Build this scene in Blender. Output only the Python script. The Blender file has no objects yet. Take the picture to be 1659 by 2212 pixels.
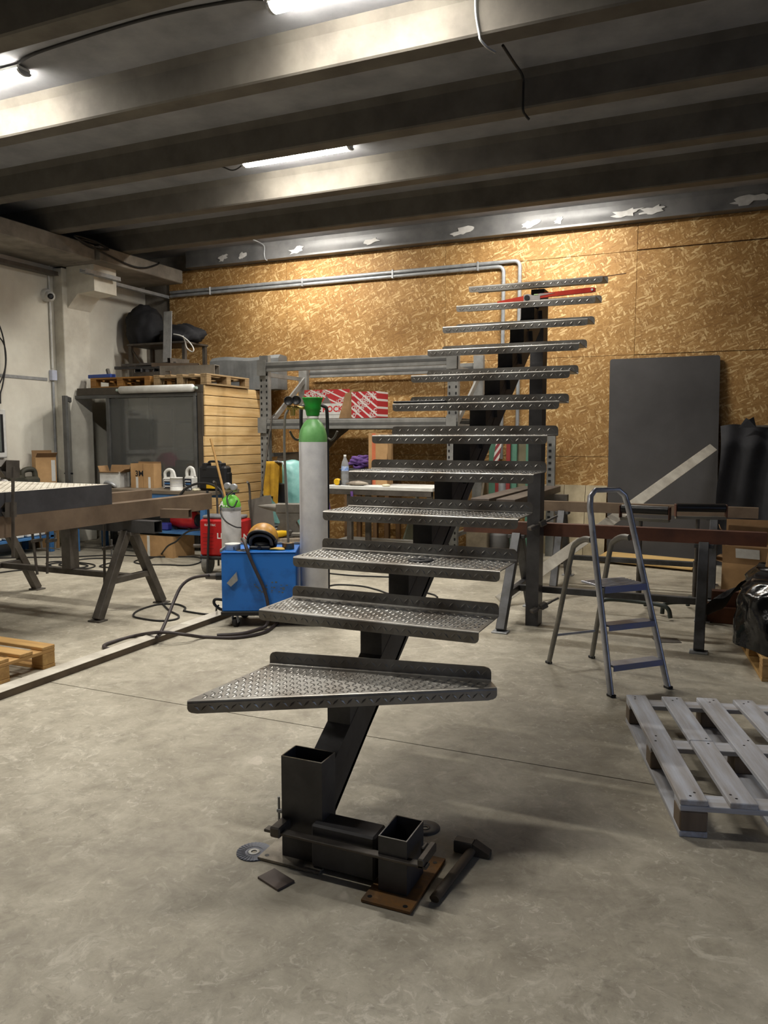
import bpy, math, random
from mathutils import Matrix, Vector
random.seed(11)
sc = bpy.context.scene
COL = sc.collection
pi = math.pi

# ---------------------------------------------------------------- camera
F_PX, HORIZON, YAW, EYE = 1670.0, 945.0, math.radians(23.6), 1.48
PITCH = math.atan((1106 - HORIZON) / F_PX)
cd = bpy.data.cameras.new('camera')
cd.sensor_fit = 'VERTICAL'; cd.sensor_height = 24.0; cd.lens = 24.0 * F_PX / 2212.0
cd.clip_start = 0.05; cd.clip_end = 100
cam = bpy.data.objects.new('camera', cd); COL.objects.link(cam)
cam.location = (0, 0, EYE); cam.rotation_euler = (pi / 2 - PITCH, 0, YAW)
sc.camera = cam

# ---------------------------------------------------------------- world, exposure
wd = bpy.data.worlds.new('world'); sc.world = wd; wd.use_nodes = True
wd.node_tree.nodes['Background'].inputs[0].default_value = (0.42, 0.55, 0.85, 1)
wd.node_tree.nodes['Background'].inputs[1].default_value = 0.16
sc.view_settings.view_transform = 'Standard'
sc.view_settings.look = 'None'
sc.view_settings.gamma = 1.0
sc.view_settings.use_curve_mapping = False
sc.view_settings.exposure = 3.2
sc.cycles.max_bounces = 5; sc.cycles.diffuse_bounces = 3; sc.cycles.glossy_bounces = 3; sc.cycles.transmission_bounces = 3; sc.cycles.transparent_max_bounces = 8
sc.cycles.caustics_reflective = False; sc.cycles.caustics_refractive = False
sc.cycles.use_adaptive_sampling = True; sc.cycles.adaptive_threshold = 0.03
LAMP_POWER = 19.5          # radiance of the tube diffusers
LAMP_OFF = ('F',)

# ---------------------------------------------------------------- pixel -> point (real plane intersections)
_F = Vector((-math.sin(YAW) * math.cos(PITCH), math.cos(YAW) * math.cos(PITCH), -math.sin(PITCH)))
_R = Vector((math.cos(YAW), math.sin(YAW), 0)); _U = _R.cross(_F)
def _ray(x, y): return _F + _R * ((x - 829.5) / F_PX) - _U * ((y - 1106) / F_PX)
def PZ(x, y, z=0.0):
    d = _ray(x, y); t = (z - EYE) / d.z; return Vector((d.x * t, d.y * t, z))
def PY(x, y, Y):
    d = _ray(x, y); t = Y / d.y; return Vector((d.x * t, Y, EYE + d.z * t))
def PX(x, y, X):
    d = _ray(x, y); t = X / d.x; return Vector((X, d.y * t, EYE + d.z * t))

# ---------------------------------------------------------------- materials
def lin(c):
    return tuple((v / 12.92 if v <= .04045 else ((v + .055) / 1.055) ** 2.4) for v in (c[0] / 255, c[1] / 255, c[2] / 255))
MATS = {}
def new_mat(name):
    m = bpy.data.materials.new(name); m.use_nodes = True
    nt = m.node_tree; return m, nt, nt.nodes['Principled BSDF']
def mat(name, c, rough=.6, metal=0., c2=None, scale=6., bump=0., bscale=60., stretch=None, detail=6., lo=.35, hi=.65, spec=.5):
    """plain surface with a soft two-tone variation and fine relief; colours in sRGB 0-255"""
    if name in MATS: return MATS[name]
    m, nt, p = new_mat(name); N, L = nt.nodes, nt.links
    p.inputs['Roughness'].default_value = rough; p.inputs['Metallic'].default_value = metal
    p.inputs['Specular IOR Level'].default_value = spec
    tc = N.new('ShaderNodeTexCoord'); src = tc.outputs['Object']
    if stretch:
        mp = N.new('ShaderNodeMapping'); mp.inputs['Scale'].default_value = stretch; L.new(src, mp.inputs[0]); src = mp.outputs[0]
    a = lin(c); b = lin(c2) if c2 else tuple(v * .8 for v in a)
    nz = N.new('ShaderNodeTexNoise'); nz.inputs['Scale'].default_value = scale; nz.inputs['Detail'].default_value = detail
    nz.inputs['Roughness'].default_value = .62; L.new(src, nz.inputs['Vector'])
    rp = N.new('ShaderNodeValToRGB'); rp.color_ramp.elements[0].position = lo; rp.color_ramp.elements[1].position = hi
    rp.color_ramp.elements[0].color = (*b, 1); rp.color_ramp.elements[1].color = (*a, 1)
    L.new(nz.outputs[0], rp.inputs[0]); L.new(rp.outputs[0], p.inputs['Base Color'])
    if bump:
        n2 = N.new('ShaderNodeTexNoise'); n2.inputs['Scale'].default_value = bscale; n2.inputs['Detail'].default_value = 5
        L.new(src, n2.inputs['Vector'])
        bp = N.new('ShaderNodeBump'); bp.inputs['Strength'].default_value = bump; bp.inputs['Distance'].default_value = .004
        L.new(n2.outputs[0], bp.inputs['Height']); L.new(bp.outputs[0], p.inputs['Normal'])
    MATS[name] = m; return m

def mat_osb():
    m, nt, p = new_mat('osb'); N, L = nt.nodes, nt.links
    tc = N.new('ShaderNodeTexCoord'); prev = None; hprev = None
    wn = N.new('ShaderNodeTexNoise'); wn.inputs['Scale'].default_value = 5; L.new(tc.outputs['Object'], wn.inputs['Vector'])
    wv = N.new('ShaderNodeVectorMath'); wv.operation = 'MULTIPLY_ADD'; wv.inputs[1].default_value = (.05, .05, .05)
    L.new(wn.outputs['Color'], wv.inputs[0]); L.new(tc.outputs['Object'], wv.inputs[2])
    for i, (ang, sx, sz, thr) in enumerate(((8, 13, 56, 0), (-32, 14, 60, .45), (52, 15, 62, .55), (-70, 16, 66, .62), (20, 12, 66, .66))):
        mp = N.new('ShaderNodeMapping'); mp.vector_type = 'TEXTURE' if False else 'POINT'
        r = N.new('ShaderNodeVectorRotate'); r.rotation_type = 'Y_AXIS'; r.inputs['Angle'].default_value = math.radians(ang)
        L.new(wv.outputs[0], r.inputs['Vector']); L.new(r.outputs[0], mp.inputs['Vector'])
        mp.inputs['Scale'].default_value = (sx, 1, sz); mp.inputs['Location'].default_value = (i * 3.7, 0, i * 5.1)
        v = N.new('ShaderNodeTexVoronoi'); v.inputs['Scale'].default_value = 1.0; v.inputs['Randomness'].default_value = 1.0
        L.new(mp.outputs[0], v.inputs['Vector'])
        sp = N.new('ShaderNodeSeparateColor'); L.new(v.outputs['Color'], sp.inputs[0])
        rp = N.new('ShaderNodeValToRGB'); e = rp.color_ramp.elements
        e[0].position = 0; e[0].color = (*lin((150, 112, 66)), 1); e[1].position = 1; e[1].color = (*lin((222, 192, 140)), 1)
        k = e.new(.35); k.color = (*lin((166, 126, 74)), 1); k = e.new(.75); k.color = (*lin((176, 137, 84)), 1)
        L.new(sp.outputs[1], rp.inputs[0])
        if prev is None: prev = rp.outputs[0]; hprev = sp.outputs[2]
        else:
            mt = N.new('ShaderNodeMath'); mt.operation = 'GREATER_THAN'; mt.inputs[1].default_value = thr; L.new(sp.outputs[0], mt.inputs[0])
            mx = N.new('ShaderNodeMix'); mx.data_type = 'RGBA'
            L.new(mt.outputs[0], mx.inputs['Factor']); L.new(prev, mx.inputs['A']); L.new(rp.outputs[0], mx.inputs['B']); prev = mx.outputs['Result']
            mh = N.new('ShaderNodeMix'); L.new(mt.outputs[0], mh.inputs['Factor']); L.new(hprev, mh.inputs['A']); L.new(sp.outputs[2], mh.inputs['B']); hprev = mh.outputs['Result']
    # large soft staining
    nz = N.new('ShaderNodeTexNoise'); nz.inputs['Scale'].default_value = 1.1; nz.inputs['Detail'].default_value = 4; L.new(tc.outputs['Object'], nz.inputs['Vector'])
    rp = N.new('ShaderNodeValToRGB'); rp.color_ramp.elements[0].position = .3; rp.color_ramp.elements[0].color = (.72, .68, .62, 1); rp.color_ramp.elements[1].position = .6
    L.new(nz.outputs[0], rp.inputs[0])
    mu = N.new('ShaderNodeMix'); mu.data_type = 'RGBA'; mu.blend_type = 'MULTIPLY'; mu.inputs['Factor'].default_value = 1
    L.new(prev, mu.inputs['A']); L.new(rp.outputs[0], mu.inputs['B']); L.new(mu.outputs['Result'], p.inputs['Base Color'])
    bp = N.new('ShaderNodeBump'); bp.inputs['Strength'].default_value = .35; bp.inputs['Distance'].default_value = .003
    L.new(hprev, bp.inputs['Height']); L.new(bp.outputs[0], p.inputs['Normal'])
    p.inputs['Roughness'].default_value = .62; p.inputs['Specular IOR Level'].default_value = .3
    MATS['osb'] = m; return m

def mat_floor():
    m, nt, p = new_mat('floor_concrete'); N, L = nt.nodes, nt.links
    tc = N.new('ShaderNodeTexCoord')
    def noise(s, d=6, r=.6, w=0):
        n = N.new('ShaderNodeTexNoise'); n.inputs['Scale'].default_value = s; n.inputs['Detail'].default_value = d
        n.inputs['Roughness'].default_value = r; n.inputs['Distortion'].default_value = w; L.new(tc.outputs['Object'], n.inputs['Vector']); return n.outputs[0]
    def ramp(src, *st):
        rp = N.new('ShaderNodeValToRGB'); e = rp.color_ramp.elements
        e[0].position, e[0].color = st[0][0], (*lin(st[0][1]), 1); e[1].position, e[1].color = st[-1][0], (*lin(st[-1][1]), 1)
        for q in st[1:-1]: k = e.new(q[0]); k.color = (*lin(q[1]), 1)
        L.new(src, rp.inputs[0]); return rp.outputs[0]
    def mix(a, b, f, mode='MIX'):
        mx = N.new('ShaderNodeMix'); mx.data_type = 'RGBA'; mx.blend_type = mode
        if isinstance(f, float): mx.inputs['Factor'].default_value = f
        else: L.new(f, mx.inputs['Factor'])
        L.new(a, mx.inputs['A']); L.new(b, mx.inputs['B']); return mx.outputs['Result']
    base = ramp(noise(.9, 5, .62, .4), (.3, (164, 156, 140)), (.5, (186, 178, 160)), (.7, (202, 194, 176)))
    mott = ramp(noise(6.5, 7, .74, .4), (.33, (206, 204, 201)), (.5, (232, 231, 229)), (.66, (252, 252, 252)))
    c = mix(base, mott, 1., 'MULTIPLY')
    smear = ramp(noise(2.3, 6, .68, 1.6), (.58, (0, 0, 0)), (.75, (255, 255, 255)))
    lite = N.new('ShaderNodeRGB'); lite.outputs[0].default_value = (*lin((208, 200, 183)), 1)
    mf = N.new('ShaderNodeMath'); mf.operation = 'MULTIPLY'; mf.inputs[1].default_value = .5; L.new(smear, mf.inputs[0])
    c = mix(c, lite.outputs[0], mf.outputs[0])
    chip = ramp(noise(3.1, 3, .5, .3), (.735, (0, 0, 0)), (.75, (255, 255, 255)))
    chl = N.new('ShaderNodeRGB'); chl.outputs[0].default_value = (*lin((206, 196, 180)), 1)
    mf = N.new('ShaderNodeMath'); mf.operation = 'MULTIPLY'; mf.inputs[1].default_value = .6; L.new(chip, mf.inputs[0])
    c = mix(c, chl.outputs[0], mf.outputs[0])
    dark = ramp(noise(1.6, 5, .66, 1.2), (.6, (0, 0, 0)), (.78, (255, 255, 255)))
    dk = N.new('ShaderNodeRGB'); dk.outputs[0].default_value = (*lin((96, 90, 80)), 1)
    mf = N.new('ShaderNodeMath'); mf.operation = 'MULTIPLY'; mf.inputs[1].default_value = .32; L.new(dark, mf.inputs[0])
    c = mix(c, dk.outputs[0], mf.outputs[0])
    for sc_, lo_, hi_, wv_, am, col in ((7., .56, .68, 1.8, .5, (222, 215, 198)), (22., .57, .66, 1.0, .42, (224, 217, 202)), (12., .58, .70, 2.2, .42, (118, 110, 97)), (40., .60, .68, .8, .35, (126, 118, 104))):
        f_ = ramp(noise(sc_, 4, .7, wv_), (lo_, (0, 0, 0)), (hi_, (255, 255, 255)))
        reg = ramp(noise(.8 + sc_ * .03, 3, .5, .5), (.36, (0, 0, 0)), (.58, (255, 255, 255)))
        mm = N.new('ShaderNodeMath'); mm.operation = 'MULTIPLY'; L.new(f_, mm.inputs[0]); L.new(reg, mm.inputs[1])
        m3 = N.new('ShaderNodeMath'); m3.operation = 'MULTIPLY'; m3.inputs[1].default_value = am; L.new(mm.outputs[0], m3.inputs[0])
        cc = N.new('ShaderNodeRGB'); cc.outputs[0].default_value = (*lin(col), 1); c = mix(c, cc.outputs[0], m3.outputs[0])
    L.new(c, p.inputs['Base Color'])
    rr = N.new('ShaderNodeMapRange'); rr.inputs['To Min'].default_value = .42; rr.inputs['To Max'].default_value = .8
    L.new(noise(4, 4), rr.inputs['Value']); L.new(rr.outputs[0], p.inputs['Roughness'])
    bp = N.new('ShaderNodeBump'); bp.inputs['Strength'].default_value = .12; bp.inputs['Distance'].default_value = .004
    L.new(noise(45, 3), bp.inputs['Height']); L.new(bp.outputs[0], p.inputs['Normal'])
    MATS['floor'] = m; return m

def mat_wood(name, c, c2, axis=0, rough=.65, scale=1.):
    if name in MATS: return MATS[name]
    st = [26 * scale] * 3; st[axis] = 2.2 * scale
    return mat(name, c, rough, 0, c2, 1.0, .25, 1.5, tuple(st), 5, .3, .7)

def mat_emit(name, c, s):
    m, nt, p = new_mat(name)
    p.inputs['Base Color'].default_value = (.9, .9, .9, 1)
    p.inputs['Emission Color'].default_value = (*c, 1); p.inputs['Emission Strength'].default_value = s
    MATS[name] = m; return m
def mat_glass(name, c, rough=.03, diffuse_share=0., dc=(.4, .4, .38)):
    m, nt, p = new_mat(name); N, L = nt.nodes, nt.links
    tr = N.new('ShaderNodeBsdfTransparent'); tr.inputs[0].default_value = (*c, 1)
    gl = N.new('ShaderNodeBsdfGlossy'); gl.inputs['Roughness'].default_value = rough
    fr = N.new('ShaderNodeFresnel'); fr.inputs[0].default_value = 1.5
    mx = N.new('ShaderNodeMixShader'); L.new(fr.outputs[0], mx.inputs[0]); L.new(tr.outputs[0], mx.inputs[1]); L.new(gl.outputs[0], mx.inputs[2])
    df = N.new('ShaderNodeBsdfDiffuse'); df.inputs[0].default_value = (*dc, 1); m2 = N.new('ShaderNodeMixShader'); m2.inputs[0].default_value = diffuse_share  # even diffuse tone mixed in, lightens glass that renders dark
    L.new(mx.outputs[0], m2.inputs[1]); L.new(df.outputs[0], m2.inputs[2])
    L.new(m2.outputs[0], nt.nodes['Material Output'].inputs[0]); MATS[name] = m; return m
def mat_stripe(name, c, c2, ang, per, duty):
    m, nt, p = new_mat(name); N, L = nt.nodes, nt.links
    tc = N.new('ShaderNodeTexCoord'); r = N.new('ShaderNodeVectorRotate'); r.rotation_type = 'Y_AXIS'; r.inputs['Angle'].default_value = ang
    L.new(tc.outputs['Object'], r.inputs['Vector']); s = N.new('ShaderNodeSeparateXYZ'); L.new(r.outputs[0], s.inputs[0])
    d = N.new('ShaderNodeMath'); d.operation = 'DIVIDE'; d.inputs[1].default_value = per; L.new(s.outputs[2], d.inputs[0])
    f = N.new('ShaderNodeMath'); f.operation = 'FRACT'; L.new(d.outputs[0], f.inputs[0])
    g = N.new('ShaderNodeMath'); g.operation = 'GREATER_THAN'; g.inputs[1].default_value = duty; L.new(f.outputs[0], g.inputs[0])
    mx = N.new('ShaderNodeMix'); mx.data_type = 'RGBA'; mx.inputs['A'].default_value = (*lin(c), 1); mx.inputs['B'].default_value = (*lin(c2), 1)
    L.new(g.outputs[0], mx.inputs['Factor']); L.new(mx.outputs['Result'], p.inputs['Base Color']); p.inputs['Roughness'].default_value = .6
    MATS[name] = m; return m

OSB = mat_osb(); FLOOR = mat_floor()
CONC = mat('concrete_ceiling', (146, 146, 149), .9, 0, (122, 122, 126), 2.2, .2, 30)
CONC_L = mat('concrete_beam', (150, 143, 132), .9, 0, (112, 106, 98), 3.0, .3, 30)
PLASTER = mat('plaster', (234, 230, 216), .92, 0, (214, 208, 194), 1.6, .25, 60)
PILAR = mat('pilaster', (234, 230, 216), .9, 0, (204, 198, 184), 2.6, .25, 40)
GREYP = mat('grey_paint', (112, 111, 110), .38, 0, (84, 84, 84), 2.4, .08, 30)
WHITEP = mat('white_patch', (206, 204, 200), .8, 0, (176, 174, 170), 9)
MILL = mat('mill_steel', (80, 79, 80), .42, .4, (56, 55, 57), 5.0, .1, 40)
MILLS = mat('raw_edge', (165, 163, 160), .35, .9, (120, 118, 116), 20)
TREAD = mat('tread_steel', (160, 157, 151), .37, .62, (122, 115, 106), 4.5, .06, 90, None, 8, .36, .62)
DARKST = mat('dark_steel', (98, 92, 85), .5, .3, (68, 63, 58), 6, .1, 50)
GALV = mat('galvanised', (176, 178, 180), .4, .35, (148, 150, 152), 9)
ALU = mat('aluminium', (186, 188, 196), .32, .5, (150, 152, 162), 7)
ALUB = mat('aluminium_blue_reflection', (110, 120, 168), .4, .4, (124, 128, 146), 6)  # blue daylight reflection on the step edges, put into the colour
FLAT = mat('pale_flat_bar', (222, 216, 202), .5, .1, (184, 176, 162), 5, .05, 40)
RACK = mat('rack_paint', (144, 143, 139), .5, .15, (118, 117, 114), 6)
RUST = mat('rust_red_tube', (104, 64, 46), .6, .25, (76, 48, 38), 4, .15, 60)
BROWN = mat('brown_tube', (124, 106, 88), .55, .25, (98, 82, 67), 3.5, .1, 50)
RUSTP = mat('rusty_plate', (142, 100, 52), .7, .4, (92, 78, 64), 9, .2, 60)
CARD = mat('cardboard', (186, 148, 102), .85, 0, (164, 128, 86), 5, .06, 50)
CARDD = mat('cardboard_inside', (158, 124, 86), .9, 0, (136, 106, 72), 5)
BLACK = mat('black_plastic', (26, 26, 28), .5, 0, (20, 20, 22), 8)
RUBBER = mat('rubber', (34, 32, 31), .65, 0, (24, 23, 22), 10)
HOSE = mat('hose_rubber', (62, 52, 50), .55, 0, (46, 38, 38), 12)
BLUE = mat('blue_enamel', (30, 108, 192), .42, 0, (22, 82, 152), 5, .05, 40, None, 7, .3, .5)
BLUEB = mat('bench_blue', (70, 122, 176), .5, 0, (52, 98, 150), 6)
RED = mat('red_enamel', (186, 26, 28), .4, 0, (150, 18, 20), 6)
WHITE = mat('white_paint', (222, 221, 216), .5, 0, (200, 198, 192), 8)
CREAM = mat('cream', (226, 218, 190), .6)
GREEN = mat('green_enamel', (38, 158, 52), .38, 0, (28, 132, 42), 6)
GREEND = mat('faded_green', (118, 176, 108), .42, 0, (88, 146, 80), 5)
CYLG = mat('cylinder_grey', (222, 222, 224), .5, .0, (200, 200, 204), 6, .05, 60)
PRESSG = mat('machine_green', (94, 142, 120), .5, 0, (76, 120, 100), 5)
YELLOW = mat('yellow', (236, 190, 22), .5, 0, (208, 160, 18), 8)
LEATHER = mat('yellow_leather', (196, 152, 34), .8, 0, (158, 116, 24), 8, .3, 80)
TEAL = mat('turquoise_film', (136, 188, 182), .4, 0, (102, 156, 152), 6, .3, 12)
PURPLE = mat('purple_webbing', (112, 76, 148), .7, 0, (78, 48, 110), 14)
BAG = mat('black_cloth', (34, 34, 38), .8, 0, (22, 22, 26), 7, .4, 25)
FILM = mat('black_film', (14, 14, 16), .16, 0, (8, 8, 10), 8, .9, 22, None, 8)
BLUECL = mat('blue_cloth', (96, 132, 210), .8, 0, (70, 104, 184), 9)
PINK = mat('pink_plastic', (206, 52, 116), .6)
OLIVE = mat('olive_plastic', (72, 68, 54), .6, 0, (52, 50, 40), 8)
PANEL = mat('charcoal_panel', (72, 70, 70), .55, 0, (62, 60, 60), 2.5, .08, 60)
LARCH = mat_wood('larch_plank', (232, 200, 146), (206, 166, 108), 1)
PALN = mat_wood('pallet_wood', (206, 166, 104), (170, 130, 78), 0)
PALY = mat_wood('pallet_wood_cross', (200, 158, 98), (164, 124, 74), 1)
PALO = mat_wood('pallet_orange', (182, 132, 66), (146, 100, 48), 0)
GREYW = mat_wood('weathered_board', (196, 200, 210), (158, 150, 144), 1)  # weathered grey with a bluish daylight cast mixed into the colour
GREYX = mat_wood('weathered_cross', (196, 200, 210), (156, 148, 142), 0)  # the same daylight blue is part of this weathered tone
GREYB = mat_wood('weathered_block', (126, 110, 92), (98, 84, 70), 2)
PLYW = mat_wood('plywood', (214, 180, 120), (192, 156, 96), 0)
PLYP = mat('pale_board', (196, 182, 152), .8, 0, (160, 146, 118), 3, .1, 30)
STUMPW = mat_wood('stump_wood', (146, 132, 114), (104, 92, 78), 2)
BENCHW = mat_wood('bench_top_wood', (128, 116, 100), (96, 84, 70), 0)
GLASS = mat_glass('dust_reflection_glass', (.68, .69, .68), .05, .2, (.36, .36, .34))  # diffuse grey stands in for reflected surroundings as well as dust
CLEAR = mat_glass('clear_bottle', (.9, .92, .94), .04, .3, (.75, .77, .8))
TUBE = mat_emit('lamp_diffuser', (1.0, .96, .88), LAMP_POWER)

# ---------------------------------------------------------------- mesh builder
def spl(pts, n=8, closed=False):
    P = [Vector(p) for p in pts]; out = []; m = len(P)
    for i in range(m if closed else m - 1):
        a = P[(i - 1) % m] if closed or i > 0 else P[0] * 2 - P[1]
        b = P[i]; c = P[(i + 1) % m]; d = P[(i + 2) % m] if closed or i + 2 < m else P[-1] * 2 - P[-2]
        for k in range(n):
            t = k / n
            out.append(.5 * ((2 * b) + (c - a) * t + (2 * a - 5 * b + 4 * c - d) * t * t + (3 * b - a - 3 * c + d) * t ** 3))
    if not closed: out.append(P[-1])
    return out
class MB:
    def __init__(s, M=None): s.v = []; s.f = []; s.sm = []; s.M = M or Matrix()
    def add(s, vs, fs, sm=False, M=None):
        b = len(s.v); T = s.M @ M if M is not None else s.M
        s.v += [T @ Vector(p) for p in vs]; s.f += [tuple(i + b for i in q) for q in fs]; s.sm += [sm] * len(fs); return s
    def bx(s, x0, x1, y0, y1, z0, z1, b=0., M=None):
        if b <= 0:
            vs = [(x, y, z) for z in (z0, z1) for y in (y0, y1) for x in (x0, x1)]
            return s.add(vs, [(0, 2, 3, 1), (4, 5, 7, 6), (0, 1, 5, 4), (2, 6, 7, 3), (0, 4, 6, 2), (1, 3, 7, 5)], False, M)
        b = min(b, (x1 - x0) * .45, (y1 - y0) * .45, (z1 - z0) * .45)
        vs = []; idx = {}
        for i, x in enumerate((x0, x1)):
            for j, y in enumerate((y0, y1)):
                for k, z in enumerate((z0, z1)):
                    sx, sy, sz = (1, -1)[i] * b, (1, -1)[j] * b, (1, -1)[k] * b
                    for a, p in enumerate(((x, y + sy, z + sz), (x + sx, y, z + sz), (x + sx, y + sy, z))):
                        idx[i, j, k, a] = len(vs); vs.append(p)
        fs = []
        for i in (0, 1):
            q = [idx[i, 0, 0, 0], idx[i, 1, 0, 0], idx[i, 1, 1, 0], idx[i, 0, 1, 0]]; fs.append(q[::-1] if i == 0 else q)
            q = [idx[0, i, 0, 1], idx[1, i, 0, 1], idx[1, i, 1, 1], idx[0, i, 1, 1]]; fs.append(q if i == 0 else q[::-1])
            q = [idx[0, 0, i, 2], idx[1, 0, i, 2], idx[1, 1, i, 2], idx[0, 1, i, 2]]; fs.append(q[::-1] if i == 0 else q)
        for i in (0, 1):
            for j in (0, 1):
                fs.append((idx[i, j, 0, 0], idx[i, j, 1, 0], idx[i, j, 1, 1], idx[i, j, 0, 1]))
                fs.append((idx[i, 0, j, 0], idx[i, 1, j, 0], idx[i, 1, j, 2], idx[i, 0, j, 2]))
                fs.append((idx[0, i, j, 1], idx[1, i, j, 1], idx[1, i, j, 2], idx[0, i, j, 2]))
                for k in (0, 1): fs.append((idx[i, j, k, 0], idx[i, j, k, 1], idx[i, j, k, 2]))
        return s.add(vs, fs, False, M)
    def frame(s, p, q, up=(0, 0, 1)):
        p, q = Vector(p), Vector(q); x = (q - p).normalized(); u = Vector(up)
        if abs(x.dot(u)) > .99: u = Vector((0, 1, 0)) if abs(x.y) < .9 else Vector((1, 0, 0))
        y = u.cross(x).normalized(); z = x.cross(y)
        return Matrix(((x.x, y.x, z.x, p.x), (x.y, y.y, z.y, p.y), (x.z, y.z, z.z, p.z), (0, 0, 0, 1))), (q - p).length
    def bar(s, p, q, w, h, b=0., up=(0, 0, 1), off=(0, 0)):
        M, l = s.frame(p, q, up); return s.bx(0, l, -w / 2 + off[0], w / 2 + off[0], -h / 2 + off[1], h / 2 + off[1], b, M)
    def hollow(s, p, q, w, h, t, up=(0, 0, 1)):
        """open-ended rectangular tube"""
        M, l = s.frame(p, q, up); vs = []
        for x in (0, l):
            for a in (0, t):
                W, H = w / 2 - a, h / 2 - a
                vs += [(x, -W, -H), (x, W, -H), (x, W, H), (x, -W, H)]
        fs = []
        for k in range(4):
            n = (k + 1) % 4
            fs += [(k, n, 8 + n, 8 + k), (4 + n, 4 + k, 12 + k, 12 + n), (n, k, 4 + k, 4 + n), (8 + k, 8 + n, 12 + n, 12 + k)]
        return s.add(vs, fs, False, M)
    def cyl(s, p, q, r, r2=None, n=16, caps=True):
        M, l = s.frame(p, q); r2 = r if r2 is None else r2
        vs = [(x, R * math.cos(2 * pi * k / n), R * math.sin(2 * pi * k / n)) for x, R in ((0, r), (l, r2)) for k in range(n)]
        s.add(vs, [(k, (k + 1) % n, n + (k + 1) % n, n + k) for k in range(n)], True, M)
        if caps: s.add(vs, [tuple(range(n))[::-1], tuple(range(n, 2 * n))], False, M)
        return s
    def tube(s, pts, r, n=8, closed=False, flat=None):
        P = [Vector(p) for p in pts]; m = len(P); T = []
        for i in range(m):
            a = P[(i - 1) % m] if closed or i else P[0]; b = P[(i + 1) % m] if closed or i < m - 1 else P[-1]
            d = b - a; T.append(d.normalized() if d.length > 1e-9 else Vector((0, 0, 1)))
        u = Vector((0, 0, 1)) if abs(T[0].z) < .9 else Vector((1, 0, 0)); vs = []
        for i in range(m):
            u = (u - T[i] * u.dot(T[i])).normalized(); w = T[i].cross(u)
            ra, rb = (r, r) if flat is None else flat
            vs += [P[i] + u * (ra * math.cos(2 * pi * k / n)) + w * (rb * math.sin(2 * pi * k / n)) for k in range(n)]
        fs = [(i * n + k, i * n + (k + 1) % n, ((i + 1) % m) * n + (k + 1) % n, ((i + 1) % m) * n + k) for i in range(m if closed else m - 1) for k in range(n)]
        s.add(vs, fs, True)
        if not closed: s.add(vs, [tuple(range(n))[::-1], tuple(range((m - 1) * n, m * n))], False)
        return s
    def lathe(s, prof, c=(0, 0, 0), n=24, M=None, cap=True):
        c = Vector(c); m = len(prof)
        vs = [(c.x + r * math.cos(2 * pi * k / n), c.y + r * math.sin(2 * pi * k / n), c.z + z) for r, z in prof for k in range(n)]
        fs = [(i * n + k, i * n + (k + 1) % n, (i + 1) * n + (k + 1) % n, (i + 1) * n + k) for i in range(m - 1) for k in range(n)]
        s.add(vs, fs, True, M)
        if cap: s.add(vs, [tuple(range(n))[::-1], tuple(range((m - 1) * n, m * n))], False, M)
        return s
    def prism(s, poly, z0, z1, M=None, sm=False):
        n = len(poly); vs = [(x, y, z0) for x, y in poly] + [(x, y, z1) for x, y in poly]
        s.add(vs, [tuple(range(n))[::-1], tuple(range(n, 2 * n))], False, M)
        return s.add(vs, [(k, (k + 1) % n, n + (k + 1) % n, n + k) for k in range(n)], sm, M)
    def grid(s, fn, nu, nv, sm=True, M=None, closed_u=False):
        vs = [fn(i / nu, j / nv) for j in range(nv + 1) for i in range(nu + (0 if closed_u else 1))]
        w = nu if closed_u else nu + 1
        return s.add(vs, [(j * w + i, j * w + (i + 1) % w, (j + 1) * w + (i + 1) % w, (j + 1) * w + i) for j in range(nv) for i in range(nu)], sm, M)
    def blob(s, c, r, seed=0, amp=.15, fr=2.2, nu=28, nv=16, zmin=None, crease=0.):
        """lumpy closed body (cloth bundle, bag)"""
        rnd = random.Random(seed); ph = [(rnd.uniform(-1, 1), rnd.uniform(-1, 1), rnd.uniform(-1, 1), rnd.uniform(0, 6.28), rnd.uniform(.6, 1.8)) for _ in range(9)]
        c = Vector(c)
        def fn(u, v):
            a = 2 * pi * u; b = pi * (v - .5); d = Vector((math.cos(b) * math.cos(a), math.cos(b) * math.sin(a), math.sin(b)))
            k = sum(math.sin(fr * f * (d.x * x + d.y * y + d.z * z) * 2 + p) for x, y, z, p, f in ph) / 9
            k2 = abs(math.sin(7 * (d.x * ph[0][0] + d.y * ph[0][1] + d.z * ph[0][2]) + 3 * k)) * crease
            q = Vector((d.x * r[0], d.y * r[1], d.z * r[2])) * (1 + amp * k * 2 - k2) + c
            if zmin is not None and q.z < zmin: q.z = zmin
            return q
        return s.grid(fn, nu, nv, True, None, True)
    def build(s, name, m, parent=None, kind=None, label=None):
        me = bpy.data.meshes.new(name)
        if parent is None:
            xs = [p.x for p in s.v]; ys = [p.y for p in s.v]
            O = Matrix.Translation(((min(xs) + max(xs)) / 2, (min(ys) + max(ys)) / 2, min(p.z for p in s.v)))
        else: O = W[parent.name]
        I = O.inverted()
        me.from_pydata([tuple(I @ p) for p in s.v], [], s.f); me.update()
        me.polygons.foreach_set('use_smooth', s.sm); me.materials.append(m)
        o = bpy.data.objects.new(name, me); COL.objects.link(o)
        if parent is None: o.matrix_world = O
        else: o.parent = parent
        W[o.name] = O
        if kind: o['kind'] = kind
        if label: o['label'] = label
        return o
W = {}
def fr(x, y, z=0., deg=0.): return Matrix.Translation((x, y, z)) @ Matrix.Rotation(math.radians(deg), 4, 'Z')
def thing(name, label, cat, M=None, group=None):
    o = bpy.data.objects.new(name, None); COL.objects.link(o); o.empty_display_size = .1
    M = M or Matrix(); o.matrix_world = M; W[o.name] = M
    o['label'] = label; o['category'] = cat
    if group: o['group'] = group
    return o
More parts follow.
